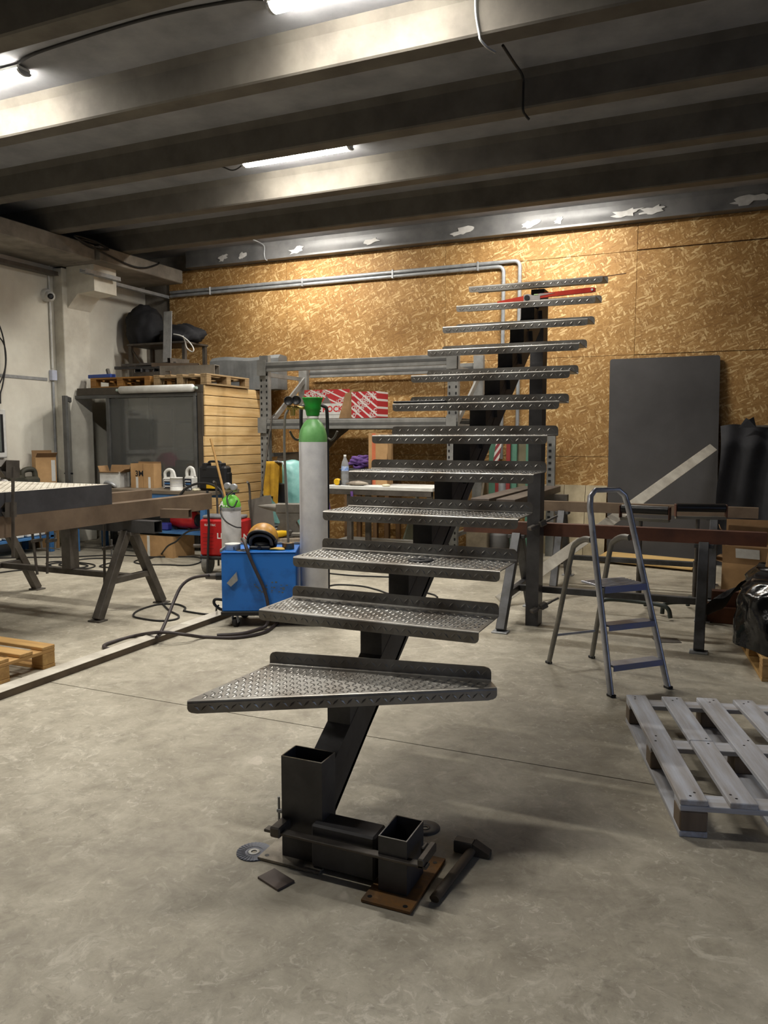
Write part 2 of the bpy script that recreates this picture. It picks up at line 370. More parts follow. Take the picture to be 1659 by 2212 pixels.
def tag(o, label, cat, group=None, kind=None):
    o['label'] = label; o['category'] = cat
    if group: o['group'] = group
    if kind: o['kind'] = kind
    return o
def share(o, parent, M):
    """another piece with the same mesh, moved by M"""
    c = o.copy(); COL.objects.link(c); c.parent = parent; c.matrix_local = M; W[c.name] = (W[parent.name] if parent else Matrix()) @ M
    return c
def text_geo(txt, size):
    cu = bpy.data.curves.new('t', 'FONT'); cu.body = txt; cu.size = size; cu.resolution_u = 2; cu.offset = size * .025
    ob = bpy.data.objects.new('t', cu); COL.objects.link(ob); bpy.context.view_layer.update()
    me = bpy.data.meshes.new_from_object(ob.evaluated_get(bpy.context.evaluated_depsgraph_get()))
    vs = [v.co.copy() for v in me.vertices]; fs = [tuple(p.vertices) for p in me.polygons]
    bpy.data.objects.remove(ob); bpy.data.curves.remove(cu); bpy.data.meshes.remove(me)
    return vs, fs
def rounded(w, h, r, n=4):
    out = []
    for cx, cy, a in ((w / 2 - r, h / 2 - r, 0), (-w / 2 + r, h / 2 - r, 90), (-w / 2 + r, -h / 2 + r, 180), (w / 2 - r, -h / 2 + r, 270)):
        for k in range(n + 1):
            t = math.radians(a + 90 * k / n); out.append((cx + r * math.cos(t), cy + r * math.sin(t)))
    return out
XZ = Matrix(((1, 0, 0, 0), (0, 0, -1, 0), (0, 1, 0, 0), (0, 0, 0, 1)))     # plane XY -> XZ, its normal facing -Y

# ================================================================ THE HALL
YB, XL, XR, YF = 9.95, -8.5, 5.2, -6.0
ZR, ZS = 4.0, 4.27
# floor: bed with two cast slabs and the saw-cut joint between them
fl = MB().bx(XL - .2, XR + .2, YF - .2, YB + .3, -.16, -.03).build('floor', CONC, kind='structure')
for y0, y1 in ((YF - .2, -.62), (-.614, 3.377), (3.384, YB + .3)):
    MB().bx(XL - .2, XR + .2, y0, y1, -.03, 0).build('slab', FLOOR, fl)
# back wall and its OSB sheets
wb = MB().bx(XL - .2, XR + .2, YB + .03, YB + .25, 0, ZS).build('wall_back', CONC_L, kind='structure')
rows = [0, 1.24, 2.48, 3.71, 4.03]; cols = [-8.0, -5.89, -3.46, -1.03, 1.40, 3.83, XR]
for j in range(4):
    for i in range(6):
        dz = (.012 if i >= 3 and j in (1, 2) else 0) * (1 if j == 2 else -1)
        dy = random.uniform(-.003, .004)
        MB().bx(cols[i] + .002, cols[i + 1] - .002, YB + dy, YB + .03, rows[j] + .002 + (.01 if (i == 3 and j == 3) else 0), rows[j + 1] - .002, .0015).build('osb_panel', OSB, wb)
# painted steel girder over the sheets, with filler patches
g = MB(); g.bx(-7.55, XR, YB - .16, YB + .02, 4.03, 4.055).bx(-7.55, XR, YB - .10, YB - .06, 4.055, ZS)
g.grid(lambda u, v: (-7.55 + u * (XR + 7.55), YB - .16 + .012 * math.sin(pi * v), 4.055 + v * .165), 4, 6)
g.bx(-7.55, XR, YB - .16, YB - .06, 4.215, ZS)
gi = g.build('trim_1', GREYP, kind='structure')
for px, w, sd in ((480, .2, 1), (522, .14, 2), (641, .3, 3), (803, .26, 4), (1000, .34, 5), (1146, .26, 6), (1206, .16, 7), (1352, .42, 8), (1408, .38, 9), (1615, .5, 10)):
    rnd = random.Random(sd); X0 = PY(px, 500, YB - .16).x
    n = 16; po = []
    for k in range(n):
        a = 2 * pi * k / n; rr = (.75 + rnd.uniform(-.3, .35)); po.append((X0 + w * .5 * rr * math.cos(a), 4.12 + .055 * rr * math.sin(a) + .02 * math.cos(a)))
    MB().prism(po, YB - .1635, YB - .1470, Matrix(((1, 0, 0, 0), (0, 0, 1, 0), (0, 1, 0, 0), (0, 0, 0, 1)))).build('paint_patch', WHITEP, gi)
# ceiling: slab with tapered cast ribs
ce = MB().bx(XL - .2, XR + .2, YF - .2, YB + .3, ZS, ZS + .2).build('ceiling', CONC, kind='structure')
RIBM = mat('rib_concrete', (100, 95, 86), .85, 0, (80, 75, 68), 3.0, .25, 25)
ribs = [5.02 + 1.19 * k for k in range(-9, 4)]
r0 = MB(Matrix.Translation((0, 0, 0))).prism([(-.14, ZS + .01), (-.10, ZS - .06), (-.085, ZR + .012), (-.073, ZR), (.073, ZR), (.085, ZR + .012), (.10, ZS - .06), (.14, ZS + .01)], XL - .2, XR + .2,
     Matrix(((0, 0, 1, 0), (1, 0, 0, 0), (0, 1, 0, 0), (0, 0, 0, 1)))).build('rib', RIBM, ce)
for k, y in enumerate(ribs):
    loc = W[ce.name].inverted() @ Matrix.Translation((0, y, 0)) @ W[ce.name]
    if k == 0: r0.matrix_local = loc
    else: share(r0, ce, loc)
# side walls, wall behind
wl = MB().bx(XL - .2, XL, YF - .2, YB + .3, 0, ZS).build('wall_left', PLASTER, kind='structure')
GY0, GY1, GZ = -1.6, 2.6, 3.4        # open gate in the right wall: dusk daylight comes in here
wr = MB().bx(XR, XR + .2, YF - .2, GY0, 0, ZS).build('wall_right', CONC_L, kind='structure')
MB().bx(XR, XR + .2, GY1, YB + .3, 0, ZS).build('wall_section', CONC_L, wr)
MB().bx(XR, XR + .2, GY0, GY1, GZ, ZS).build('lintel', CONC_L, wr)
MB().bx(XL - .2, XR + .2, YF - .2, YF, 0, ZS).build('wall_front', CONC_L, kind='structure')
# pilaster with corbel, edge beam carrying the ribs
PY0, PY1 = 8.12, 8.60
MB().bx(XL, XL + .17, PY0, PY1, 0, 3.78, .008).build('pilaster', PILAR, wl)
MB().prism([(XL + .17, 3.25), (XL + .36, 3.43), (XL + .66, 3.45), (XL + .66, 3.80), (XL + .17, 3.80)], 8.20, 8.62,
           Matrix(((1, 0, 0, 0), (0, 0, 1, 0), (0, 1, 0, 0), (0, 0, 0, 1)))).build('corbel', PILAR, wl)
for y0, y1, x1 in ((YF, 8.05, -7.66), (8.07, YB - .17, -7.60)):
    MB().bx(XL, x1, y0, y1, 3.80, ZR - .005, .01).build('edge_beam', CONC_L, wl)
MB().bx(XL, XL + .012, YF, 7.95, 2.25, 2.29).build('wall_strip', GALV, wl)

# ================================================================ LAMPS
LAMPS = [('A', -3.94, 6.86, 'lit tube lamp in the middle bay above the steel staircase'),
         ('B', -2.17, 4.52, 'lit tube lamp cut off by the top edge of the picture'),
         ('C', -5.53, 4.52, 'lit tube lamp at the left edge below the top'),
         ('D', -2.0, 8.98, 'lit tube lamp in the last bay before the board wall'),
         ('E', -3.9, 2.06, 'lit tube lamp over the floor left of the photographer'),
         ('F', 1.2, 2.06, 'lit tube lamp over the floor right of the photographer'),
         ('G', -5.3, 8.92, 'lit tube lamp in the last bay over the glazed booth')]
lampo = None
for k, x, y, lab in LAMPS:
    if k in LAMP_OFF: continue
    M = fr(x, y, ZS)
    t = thing('tube_lamp', lab, 'lamp', M, 'ceiling tube lamps')
    if lampo is None:
        lampo = t
        MB(M).bx(-.60, .60, -.06, .06, -.045, -.012, .008).build('lamp_body', WHITE, t)
        q = []
        MB(M).grid(lambda u, v: (-.58 + 1.16 * u, 0.060 * math.cos(pi * v), -.045 - .032 * math.sin(pi * v)), 2, 10).build('diffuser', TUBE, t)
        for s_ in (-1, 1):
            MB(M).prism([(.060 * math.cos(pi * v / 10), -.032 * math.sin(pi * v / 10) - .045) for v in range(11)], s_ * .58 - .012 + .012 * s_, s_ * .58 + .012 + .012 * s_,
                        Matrix(((0, 0, 1, 0), (1, 0, 0, 0), (0, 1, 0, 0), (0, 0, 0, 1)))).build('end_cap', GALV, t)
            MB(M).bx(s_ * .4 - .012, s_ * .4 + .012, -.05, .05, -.03, 0).build('bracket', GALV, t)
    else:
        for c in lampo.children: share(c, t, Matrix())
# cables along the bays
def cable(name, label, pts, r=.008, m=None, n=6, k=6, cat='cable', group=None):
    return tag(MB().tube(spl(pts, k), r, n).build(name, m or RUBBER), label, cat, group)
cable('ceiling_cable', 'dark cable running along the ceiling between the two upper lamps', [(-4.9, 4.44, 4.25), (-4.6, 4.40, 4.262), (-3.6, 4.36, 4.262), (-2.95, 4.42, 4.262), (-2.77, 4.44, 4.24)], .012)
cable('ceiling_cable', 'dark cable fixed along the ceiling behind the second rib', [(XL + .4, 5.32, 4.262), (-5, 5.32, 4.262), (-2, 5.32, 4.262), (XR, 5.32, 4.262)], .014, None, 6, 2)
cable('ceiling_cable', 'thin cable leaving the left end of the middle lamp', [(-4.52, 6.86, 4.24), (-4.7, 6.9, 4.20), (-4.9, 6.84, 4.25), (-5.6, 6.82, 4.262), (-7.4, 6.80, 4.262)], .007)
p = PY(1029, 105, 4.93)
cable('hanging_wire', 'pale wire dangling down the lit face of the nearest rib', [(p.x, 4.90, 4.25), (p.x, 4.91, 4.12), (p.x + .02, 4.92, 4.0), (p.x + .03, 4.92, 3.96), (p.x + .06, 4.97, 3.93), (p.x + .09, 5.05, 3.93)], .008, GALV)
cable('hanging_wire', 'dark wire dangling from the ceiling into the second bay', [PY(1086, 98, 5.35), PY(1110, 135, 5.6), PY(1129, 165, 6.05), PY(1130, 205, 6.06), PY(1130, 238, 6.05), PY(1136, 250, 6.12), PY(1143, 258, 6.15)], .01)
cable('hanging_wire', 'short wire hanging over the grey girder above the pipes', [(PY(560, 520, 9.7).x, 9.5, 4.26), (PY(566, 522, 9.7).x, 9.74, 4.22), (PY(570, 545, 9.75).x, 9.76, 4.1), (PY(570, 560, 9.7).x, 9.74, 4.02), (PY(575, 563, 9.7).x, 9.72, 4.0)], .008, GALV)
# conduits on the OSB wall
for k, (z, xe, zb, lab, gap) in enumerate(((3.66, -2.66, 1.2, 'lower grey conduit along the board wall bending down behind the treads', .03), (3.715, -2.45, 1.2, 'upper grey conduit along the board wall with the outer bend', .03))):
    y = YB - gap
    t = thing('wall_conduit', lab, 'pipe', Matrix.Translation((xe, y, zb)), 'conduits on the board wall')
    pts = [(-7.95, y, z), (-5, y, z), (xe - .07, y, z)] + [(xe - .07 + .07 * math.sin(a), y, z - .07 + .07 * math.cos(a)) for a in (.4, .8, 1.2, pi / 2)] + [(xe, y, z - .2), (xe, y, zb)]
    MB().tube(pts, .025, 10).build('pipe', GALV, t)
    for x in (-7.2, -5.6, -4.2, -3.0): MB().bx(x - .012, x + .012, y - .032, YB - .004, z - .031, z + .031, .004).build('clip', GALV, t)
    for zz in (2.9, 2.0): MB().bx(xe - .031, xe + .031, y - .032, YB - .004, zz - .012, zz + .012, .004).build('clip', GALV, t)
# fixtures on the left wall
def perforated(name, label, p, q, w, h, n, m):
    t = thing(name, label, 'rail', Matrix.Translation(p))
    a, b = Vector(p), Vector(q); d = (b - a); 
    for s_ in (-1, 1): MB().bar(a + Vector((s_ * w / 2, 0, 0)), b + Vector((s_ * w / 2, 0, 0)), .006, h).build('side_flange', m, t)
    bridge = None
    for k in range(n + 1):
        c = a + d * (k / n)
        if bridge is None: bridge = MB().bx(c.x - w / 2, c.x + w / 2, c.y - .012, c.y + .012, c.z - h / 2, c.z - h / 2 + .006).build('web', m, t)
        else: share(bridge, t, Matrix.Translation(c - a))
    return t
perforated('perforated_rail', 'bright perforated steel rail fixed across the concrete corbel', PX(178, 584, -7.75), PX(255, 604, -7.75) , .09, .05, 11, GALV)
perforated('perforated_rail', 'long perforated steel rail under the edge beam beside the pipes', PX(226, 608, -8.0), (-8.0, 9.9, PX(363, 643, -8.0).z), .07, .045, 26, GALV)
perforated('cable_tray', 'dark cable tray running along the left wall towards the corbel', PX(-60, 550, -8.38), PX(118, 592, -8.38), .12, .05, 40, DARKST)
M = Matrix.Translation(PX(98, 638, XL))
t = thing('security_camera', 'white dome camera on the left wall beside the pilaster', 'camera', M)
MB(M @ Matrix.Rotation(pi / 2, 4, 'Y')).lathe([(.085, 0), (.085, .05), (.07, .07)], n=20).build('mount', WHITE, t)
MB(M).blob((.09, -.01, -.02), (.07, .07, .07), 1, 0.0, nu=18, nv=10).build('ball', WHITE, t)
MB(M @ Matrix.Translation((.135, -.045, -.03)) @ Matrix.Rotation(math.radians(100), 4, 'Y') @ Matrix.Rotation(math.radians(30), 4, 'X')).lathe([(.035, 0), (.038, .03), (.02, .035)], n=16).build('lens', BLACK, t)
t = thing('wall_conduit', 'thin vertical conduit with a small switch box beside the pilaster', 'pipe', Matrix.Translation((XL, 8.02, 0)))
yc = PX(107, 700, XL).y
MB().tube([(XL + .02, yc, 3.75), (XL + .02, yc, 2.42)], .016, 8).build('pipe', WHITE, t)
MB().tube([(XL + .02, yc, 2.24), (XL + .02, yc, .3)], .018, 8).build('pipe', GALV, t)
MB().bx(XL, XL + .06, yc - .045, yc + .045, 2.26, 2.40, .006).build('switch_box', mat('pale_blue_box', (206, 212, 232), .4), t)
cable('wall_cable', 'two loops of thin cable hanging on the wall at the left edge', [PX(-30, 640, -8.4), PX(2, 712, -8.42), PX(11, 760, -8.44), PX(10, 800, -8.44), PX(-8, 835, -8.42), PX(-40, 820, -8.42), PX(-30, 720, -8.42), PX(4, 735, -8.44), PX(13, 775, -8.44), PX(6, 830, -8.44), PX(1, 850, -8.44), PX(1, 872, -8.44)], .009)
cable('tangled_cable', 'bundle of cables tangled over the end of the edge beam', [(-7.75, 8.3, 4.03), (-7.62, 8.0, 4.01), (-7.58, 7.7, 3.98), (-7.60, 7.9, 3.93), (-7.57, 8.2, 3.96), (-7.6, 8.0, 4.02), (-7.57, 7.6, 4.0), (-7.57, 8.1, 3.9), (-7.58, 8.6, 3.84), (-7.58, 8.9, 3.86), (-7.6, 9.2, 3.97), (-7.65, 9.3, 4.02)], .013)

# ================================================================ STEEL STAIRCASE
SX0, SX1 = -1.38, -1.28
RISE, TZ, TY, TG = .1852, .7517, 2.754, .2917           # of the lowest full tread
TX0, TX1 = -1.786, -.815
st = thing('steel_staircase', 'unfinished black steel staircase with checker plate treads on a central stringer', 'staircase', fr(-1.33, 4.2, 0))
def stub_y(k): return 2.604 + .303 * (12 - k)
SL = .648
def under(y): return SL * y - 1.505
# stringer (rectangular tube, mitred at the foot and at the column)
po = []
yb0, yb1 = 2.37, 5.95
lo0 = .02
MB().prism([((lo0 + 1.505) / SL, lo0), (yb1, under(yb1)), (yb1, under(yb1) + .19), (yb0 + .02, under(yb0 + .02) + .19), (yb0 + .02, lo0)], SX0, SX1,
           Matrix(((0, 0, 1, 0), (1, 0, 0, 0), (0, 1, 0, 0), (0, 0, 0, 1)))).build('stringer', MILL, st)
for k in range(2, 13):
    y = stub_y(k); zt = TZ + RISE * (11 - k) - .006; y2 = min(y + .15, 5.95)
    MB().prism([(y, under(y) + .188), (y2, under(y2) + .188), (y2, zt), (y, zt)], SX0 + .001, SX1 - .001,
               Matrix(((0, 0, 1, 0), (1, 0, 0, 0), (0, 1, 0, 0), (0, 0, 0, 1)))).build('tread_post', MILL, st)
    if k < 12: MB().prism([(y + .16, zt - .001), (y + .2, zt - .001), (y + .18, zt - .07)], SX1 - .006, SX1 + .02, Matrix(((0, 0, 1, 0), (1, 0, 0, 0), (0, 1, 0, 0), (0, 0, 0, 1)))).build('gusset', MILL, st)
MB().hollow((-1.33, 6.025, 0), (-1.33, 6.025, TZ + RISE * 10 - .006), .10, .15, .005).build('column', MILL, st)
# foot: two open tubes, a tube between, base plates
MB().hollow((-1.29, 2.29, .012), (-1.29, 2.29, .375), .16, .10, .004).build('foot_post', MILL, st)
MB().hollow((-.925, 2.26, .012), (-.925, 2.26, .195), .10, .15, .004).build('foot_post', MILL, st)
for q in (((-1.29, 2.29, .375), .16, .10), ((-.925, 2.26, .195), .10, .15)):
    MB().hollow(q[0], (q[0][0], q[0][1], q[0][2] + .0015), q[1], q[2], .004).build('cut_edge', MILLS, st)
MB().bx(-1.239, -1.001, 2.212, 2.312, .014, .168, .007).build('foot_tube', MILL, st)
def plate(x0, x1, y0, y1, holes, m):
    o = MB().bx(x0, x1, y0, y1, .002, .012, .001).build('base_plate', m, st)
    for hx, hy in holes: MB().cyl((hx, hy, .0119), (hx, hy, .0125), .008, n=12).build('bolt_hole', BLACK, o)
plate(-1.445, -1.20, 2.195, 2.40, ((-1.42, 2.218), (-1.42, 2.38)), mat('bright_plate', (150, 142, 128), .5, .4, (104, 96, 84), 14))
plate(-1.005, -.835, 2.115, 2.45, ((-.985, 2.14), (-.86, 2.135), (-.86, 2.41)), RUSTP)
# treads
def lozenge(mb, o, u, v, n, x, y, a, L=.0145, Wd=.0046, h=.0032):
    c, s_ = math.cos(a), math.sin(a); d = u * c + v * s_; e = v * c - u * s_; p = o + u * x + v * y
    vs = [p - d * L, p - e * Wd, p + d * L, p + e * Wd, p - d * L * .55 + n * h, p + d * L * .55 + n * h]
    mb.add(vs, [(0, 1, 5, 4), (1, 2, 5), (2, 3, 4, 5), (3, 0, 4)], False)
def loz_field(mb, o, u, v, n, w, h, step=.0255, inside=None):
    nx, ny = int((w - .02) / step), max(1, int((h - .012) / step)); ox, oy = (w - (nx - 1) * step) / 2, (h - (ny - 1) * step) / 2
    for j in range(ny):
        for i in range(nx):
            x, y = ox + i * step, oy + j * step
            if inside and not inside(x, y): continue
            lozenge(mb, o, u, v, n, x, y, pi / 4 if (i + j) % 2 else -pi / 4)
EX, EY, EZ = Vector((1, 0, 0)), Vector((0, 1, 0)), Vector((0, 0, 1))
def sheet_loft(mb, secs, t):
    """secs: list of polylines (same length) along the sheet; gives it thickness along -normal"""
    n = len(secs[0]); vs = []; 
    for s_ in secs: vs += s_
    m = len(secs); low = []
    for i, s_ in enumerate(secs):
        for k in range(n):
            a, b = s_[max(k - 1, 0)], s_[min(k + 1, n - 1)]; tn = (b - a); ax = (secs[min(i + 1, m - 1)][k] - secs[max(i - 1, 0)][k])
            nn = ax.cross(tn).normalized(); low.append(s_[k] - nn * t)
    N_ = len(vs); fs = []
    for i in range(m - 1):
        for k in range(n - 1):
            a, b, c, d = i * n + k, (i + 1) * n + k, (i + 1) * n + k + 1, i * n + k + 1
            fs += [(a, b, c, d), (N_ + d, N_ + c, N_ + b, N_ + a)]
        fs += [(i * n, N_ + i * n, N_ + (i + 1) * n, (i + 1) * n), (i * n + n - 1, (i + 1) * n + n - 1, N_ + (i + 1) * n + n - 1, N_ + i * n + n - 1)]
    for k in range(n - 1):
        fs += [(k, k + 1, N_ + k + 1, N_ + k), ((m - 1) * n + k + 1, (m - 1) * n + k, N_ + (m - 1) * n + k, N_ + (m - 1) * n + k + 1)]
    mb.add(vs + low, fs, False)
def tread_profile(D, fd, ru, scale_f=1., scale_r=1.):
    """(y, z) from front flange foot over the nose to the rear upstand tip"""
    r = .009; P = [(0, -r - (fd - r) * scale_f), (0, -r)]
    P += [(r - r * math.cos(a), -r + r * math.sin(a)) for a in (.4, .8, 1.2)] + [(r, 0), (D - r, 0)]
    P += [(D - r + r * math.sin(a), r - r * math.cos(a)) for a in (.4, .8, 1.2)] + [(D, r), (D, r + (ru - r) * scale_r)]
    return P
D0, FD, RU = .285, .046, .052
def make_tread():
    M = Matrix.Identity(4); mb = MB(); rel = MB(); w = TX1 - TX0; secs = []
    for x in (0, .004, .012, .022, w / 3, 2 * w / 3, w - .022, w - .012, w - .004, w):
        e = min(x, w - x); q = 1. if e >= .02 else (.55 + .45 * math.sqrt(max(0, 1 - (1 - e / .02) ** 2)))
        secs.append([Vector((TX0 + x, y, z)) for y, z in tread_profile(D0, FD, RU, q, q)])
    sheet_loft(mb, secs, .004)
    loz_field(rel, Vector((TX0, .01, 0)), EX, EY, EZ, w, D0 - .02)
    loz_field(rel, Vector((TX0, 0, -FD + .002)), EX, EZ, -EY, w, FD - .010, .0255)
    loz_field(rel, Vector((TX0, D0, .008)), EX, EZ, -EY, w, RU - .010, .0255)
    return mb, rel
tm = tr = None
for k in range(11, 0, -1):
    T = Matrix.Translation((0, TY + TG * (11 - k), TZ + RISE * (11 - k)))
    if tm is None:
        a, b = make_tread(); a.v = [T @ p for p in a.v]; b.v = [T @ p for p in b.v]
        tm = a.build('tread', TREAD, st); tr = b.build('checker_relief', TREAD, tm, kind='stuff'); T0 = T
    else:
        c = share(tm, st, T0.inverted() @ T); share(tr, c, Matrix())
# winder tread (kite shaped) at the turn
z = TZ - RISE
A, B, C_, D_ = PZ(404, 1515, z), PZ(1074, 1486, z), PZ(1061, 1470, z), PZ(583, 1434, z)
mb = MB(); rel = MB(); secs = []
fn = (B - A).normalized(); fin = Vector((-fn.y, fn.x, 0)); rn = (C_ - D_).normalized(); rin = Vector((-rn.y, rn.x, 0))
for q in (0, .004, .012, .03, .25, .5, .75, .97, .988, .996, 1):
    e = min(q, 1 - q); s_ = 1. if e >= .03 else .5 + .5 * math.sqrt(max(0, 1 - (1 - e / .03) ** 2))
    a, b = A.lerp(B, q), D_.lerp(C_, q); r = .009
    pts = [a + EZ * (-r - (FD - r) * s_), a - EZ * r] + [a + fin * (r - r * math.cos(t_)) + EZ * (-r + r * math.sin(t_)) for t_ in (.5, 1.0)] + [a + fin * r]
    pts += [b - rin * r] + [b + rin * (-r + r * math.sin(t_)) + EZ * (r - r * math.cos(t_)) for t_ in (.5, 1.0)] + [b + EZ * r, b + EZ * (r + (RU - r) * s_)]
    secs.append(pts)
sheet_loft(mb, secs, .004)
wt = mb.build('winder_tread', TREAD, st)
def side(p, a, b): return (b.x - a.x) * (p.y - a.y) - (b.y - a.y) * (p.x - a.x)
def inq(x, y):
    p = A + fn * x + fin * y
    return side(p, A, B) / (B - A).length > .012 and side(p, B, C_) > -.0005 and side(p, C_, D_) / (C_ - D_).length > .03 and side(p, D_, A) / (A - D_).length > .012
loz_field(rel, A, fn, fin, EZ, (B - A).length, .75, .0255, inq)
loz_field(rel, A - EZ * (FD - .002), fn, EZ, -fin, (B - A).length, FD - .010)
loz_field(rel, D_ + EZ * .008, rn, EZ, -rin, (C_ - D_).length, RU - .010)
rel.build('checker_relief', TREAD, wt, kind='stuff')

# ================================================================ SHARED BUILDERS
def trestle(name, label, X0, X1, yr, zt, splay, ridge=(None, None), rm=None, rw=.1, rh=.1, bar_z=.28, feet=True, legm=None):
    """A-frame trestle: ridge beam along X, two splayed leg pairs with cross ties, one long tie"""
    t = thing(name, label, 'trestle', fr((X0 + X1) / 2, yr, 0)); lm = legm or DARKST
    ra, rb = ridge[0] if ridge[0] is not None else X0 - .2, ridge[1] if ridge[1] is not None else X1 + .2
    MB().hollow((ra, yr, zt - rh / 2), (rb, yr, zt - rh / 2), rw, rh, .005).build('ridge_beam', rm or lm, t)
    for x in (X0, X1):
        for s_ in (-1, 1):
            a, b = Vector((x, yr + s_ * .035, zt - rh - .001)), Vector((x, yr + s_ * splay, .012))
            MB().bar(a, b, .07, .07, .004, (1, 0, 0)).build("leg", lm, t)
            if feet: MB().bx(x - .06, x + .06, yr + s_ * splay - .05, yr + s_ * splay + .05, 0, .012, .002).build('foot_plate', GALV if feet == 2 else lm, t)
        q = splay * (1 - bar_z / (zt - rh)) 
        MB().bar((x + .001, yr - q, bar_z), (x + .001, yr + q, bar_z), .05, .05, .003).build('cross_tie', lm, t)
        MB().bx(x - .07, x + .07, yr - .06, yr + .06, zt - rh - .03, zt - rh, .004).build('head_plate', lm, t)
    MB().bar((X0, yr, bar_z + .001), (X1, yr, bar_z + .001), .05, .05, .003).build('long_tie', lm, t)
    return t
def rect_tube(name, label, p, q, w, h, m, cat='steel tube', group=None, t=.006):
    return tag(MB().hollow(p, q, w, h, t).build(name, m), label, cat, group)
def pallet(name, label, M, mats, nboards=5, L=1.2, Wd=.8, split=None, bw=.1):
    """euro pallet, boards along local X (length L), width Wd along local Y, top at .144"""
    mt, mc, mb_ = mats; t = thing(name, label, 'pallet', M)
    for i in range(nboards):
        y = -Wd / 2 + bw / 2 + i * (Wd - bw) / (nboards - 1); w = bw * (1 if i % 2 else 1.02); j = .004 * math.sin(i * 2.3)
        if split == i:
            MB(M).bx(-L / 2 + j, -.004, y - w / 2, y + w / 2, .122, .144, .003).build('board', mt, t)
            MB(M).bx(.002, L / 2 + j, y - w / 2, y + w / 2, .122, .144, .003).build('board', mt, t)
        else: MB(M).bx(-L / 2 + j, L / 2 + j, y - w / 2, y + w / 2, .122, .144, .003).build('board', mt, t)
    for x in (-L / 2 + .05, 0, L / 2 - .05):
        MB(M).bx(x - .05, x + .05, -Wd / 2, Wd / 2, .100, .1215, .002).build('cross_board', mc, t)
        for y in (-Wd / 2 + .05, 0, Wd / 2 - .05):
            MB(M).bx(x - .05, x + .05, y - .05, y + .05, .0225, .0995, .004).build('block', mb_, t)
    for y in (-Wd / 2 + .05, 0, Wd / 2 - .05):
        MB(M).bx(-L / 2, L / 2, y - .05, y + .05, 0, .022, .002).build('runner', mt, t)
    return t
def carton(name, label, M, w, d, h, flaps=(), m=None, cat='carton', open_=True, tape=None, inner=None):
    """cardboard carton: four wall panels, base, flaps (side, angle from vertical outward, length)"""
    m = m or CARD; mi = inner or CARDD; t = thing(name, label, cat, M); th = .004
    MB(M).bx(-w / 2, w / 2, -d / 2, -d / 2 + th, 0, h).build('front_panel', m, t)
    MB(M).bx(-w / 2, w / 2, d / 2 - th, d / 2, 0, h).build('back_panel', m, t)
    for s_ in (-1, 1): MB(M).bx(s_ * w / 2 - (th if s_ > 0 else 0), s_ * w / 2 + (th if s_ < 0 else 0), -d / 2 + th, d / 2 - th, 0, h).build('side_panel', m, t)
    MB(M).bx(-w / 2 + th, w / 2 - th, -d / 2 + th, d / 2 - th, 0, th).build('base', mi, t)
    if not open_: MB(M).bx(-w / 2, w / 2, -d / 2, d / 2, h, h + th).build('lid', m, t)
    for sd, ang, ln in flaps:
        a = math.radians(ang)
        if sd in 'fb':
            y = -d / 2 if sd == 'f' else d / 2; sg = -1 if sd == 'f' else 1
            e = Vector((0, sg * math.sin(a) * ln, math.cos(a) * ln)); p0 = Vector((-w / 2 + .004, y, h)); p1 = Vector((w / 2 - .004, y, h))
            nrm = Vector((0, sg * math.cos(a), -math.sin(a))) * th * -1
        else:
            x = -w / 2 if sd == 'l' else w / 2; sg = -1 if sd == 'l' else 1
            e = Vector((sg * math.sin(a) * ln, 0, math.cos(a) * ln)); p0 = Vector((x, -d / 2 + .004, h)); p1 = Vector((x, d / 2 - .004, h))
            nrm = Vector((sg * math.cos(a), 0, -math.sin(a))) * th * -1
        q = [p0, p1, p1 + e, p0 + e]
        MB(M).add(q + [v + nrm for v in q], [(0, 1, 2, 3), (7, 6, 5, 4), (0, 4, 5, 1), (1, 5, 6, 2), (2, 6, 7, 3), (3, 7, 4, 0)]).build('flap', mi, t)
    if tape:
        x, tw, tz0, tz1 = tape; MB(M).bx(x - tw / 2, x + tw / 2, -d / 2 - .001, -d / 2, tz0, tz1).build('paper_strip', WHITE, t)
    return t
def put_text(parent, txt, size, M, m, name='lettering', depth=.0012, clip=None, shear=0.):
    vs, fs = text_geo(txt, size)
    if clip:
        keep = [f for f in fs if all(clip(M @ vs[i]) for i in f)]; fs = keep
    if not fs: return None
    mb = MB(); mb.add([(v.x + shear * v.y, v.y, 0) for v in vs], fs, False, M)
    return mb.build(name, m, parent, kind='stuff')
def caster(mb_fork, mb_wheel, p, r=.045, ang=0.):
    p = Vector(p); d = Vector((math.cos(ang), math.sin(ang), 0)); s_ = Vector((-d.y, d.x, 0))
    mb_wheel.cyl(p - s_ * .015 + EZ * r, p + s_ * .015 + EZ * r, r, n=18)
    for k in (-1, 1): mb_fork.bar(p + s_ * .022 * k + EZ * r, p + s_ * .022 * k - d * .02 + EZ * (2 * r + .02), .03, .004, 0, (s_.x, s_.y, 0))
    mb_fork.bx(p.x - .03, p.x + .03, p.y - .03, p.y + .03, 2 * r + .018, 2 * r + .026)

# ================================================================ LEFT: TRESTLE WITH STEEL SECTIONS
trestle('steel_trestle', 'dark A-frame steel trestle carrying the brown tubes and checker plate tray', -6.1, -4.58, 5.09, .79, .39, (-6.35, -4.27), MILL, .1, .1, .30)
tl = W['steel_trestle']
MB().bx(-5.30, -5.20, 5.04, 5.14, .33, .69).build('strut', DARKST, bpy.data.objects['steel_trestle'])
rect_tube('steel_tube', 'long brown rectangular tube resting on the left trestle, nearest the welding set', (-4.56, 2.0, .868), (-4.56, 6.15, .868), .12, .15, BROWN, 'steel tube', 'brown tubes on the left trestle')
p = PZ(328, 1058, .943)
rect_tube('steel_tube', 'shorter brown rectangular tube behind the long one on the left trestle', (p.x - .06, 2.0, .868), (p.x - .06, p.y, .868), .12, .15, BROWN, 'steel tube', 'brown tubes on the left trestle')
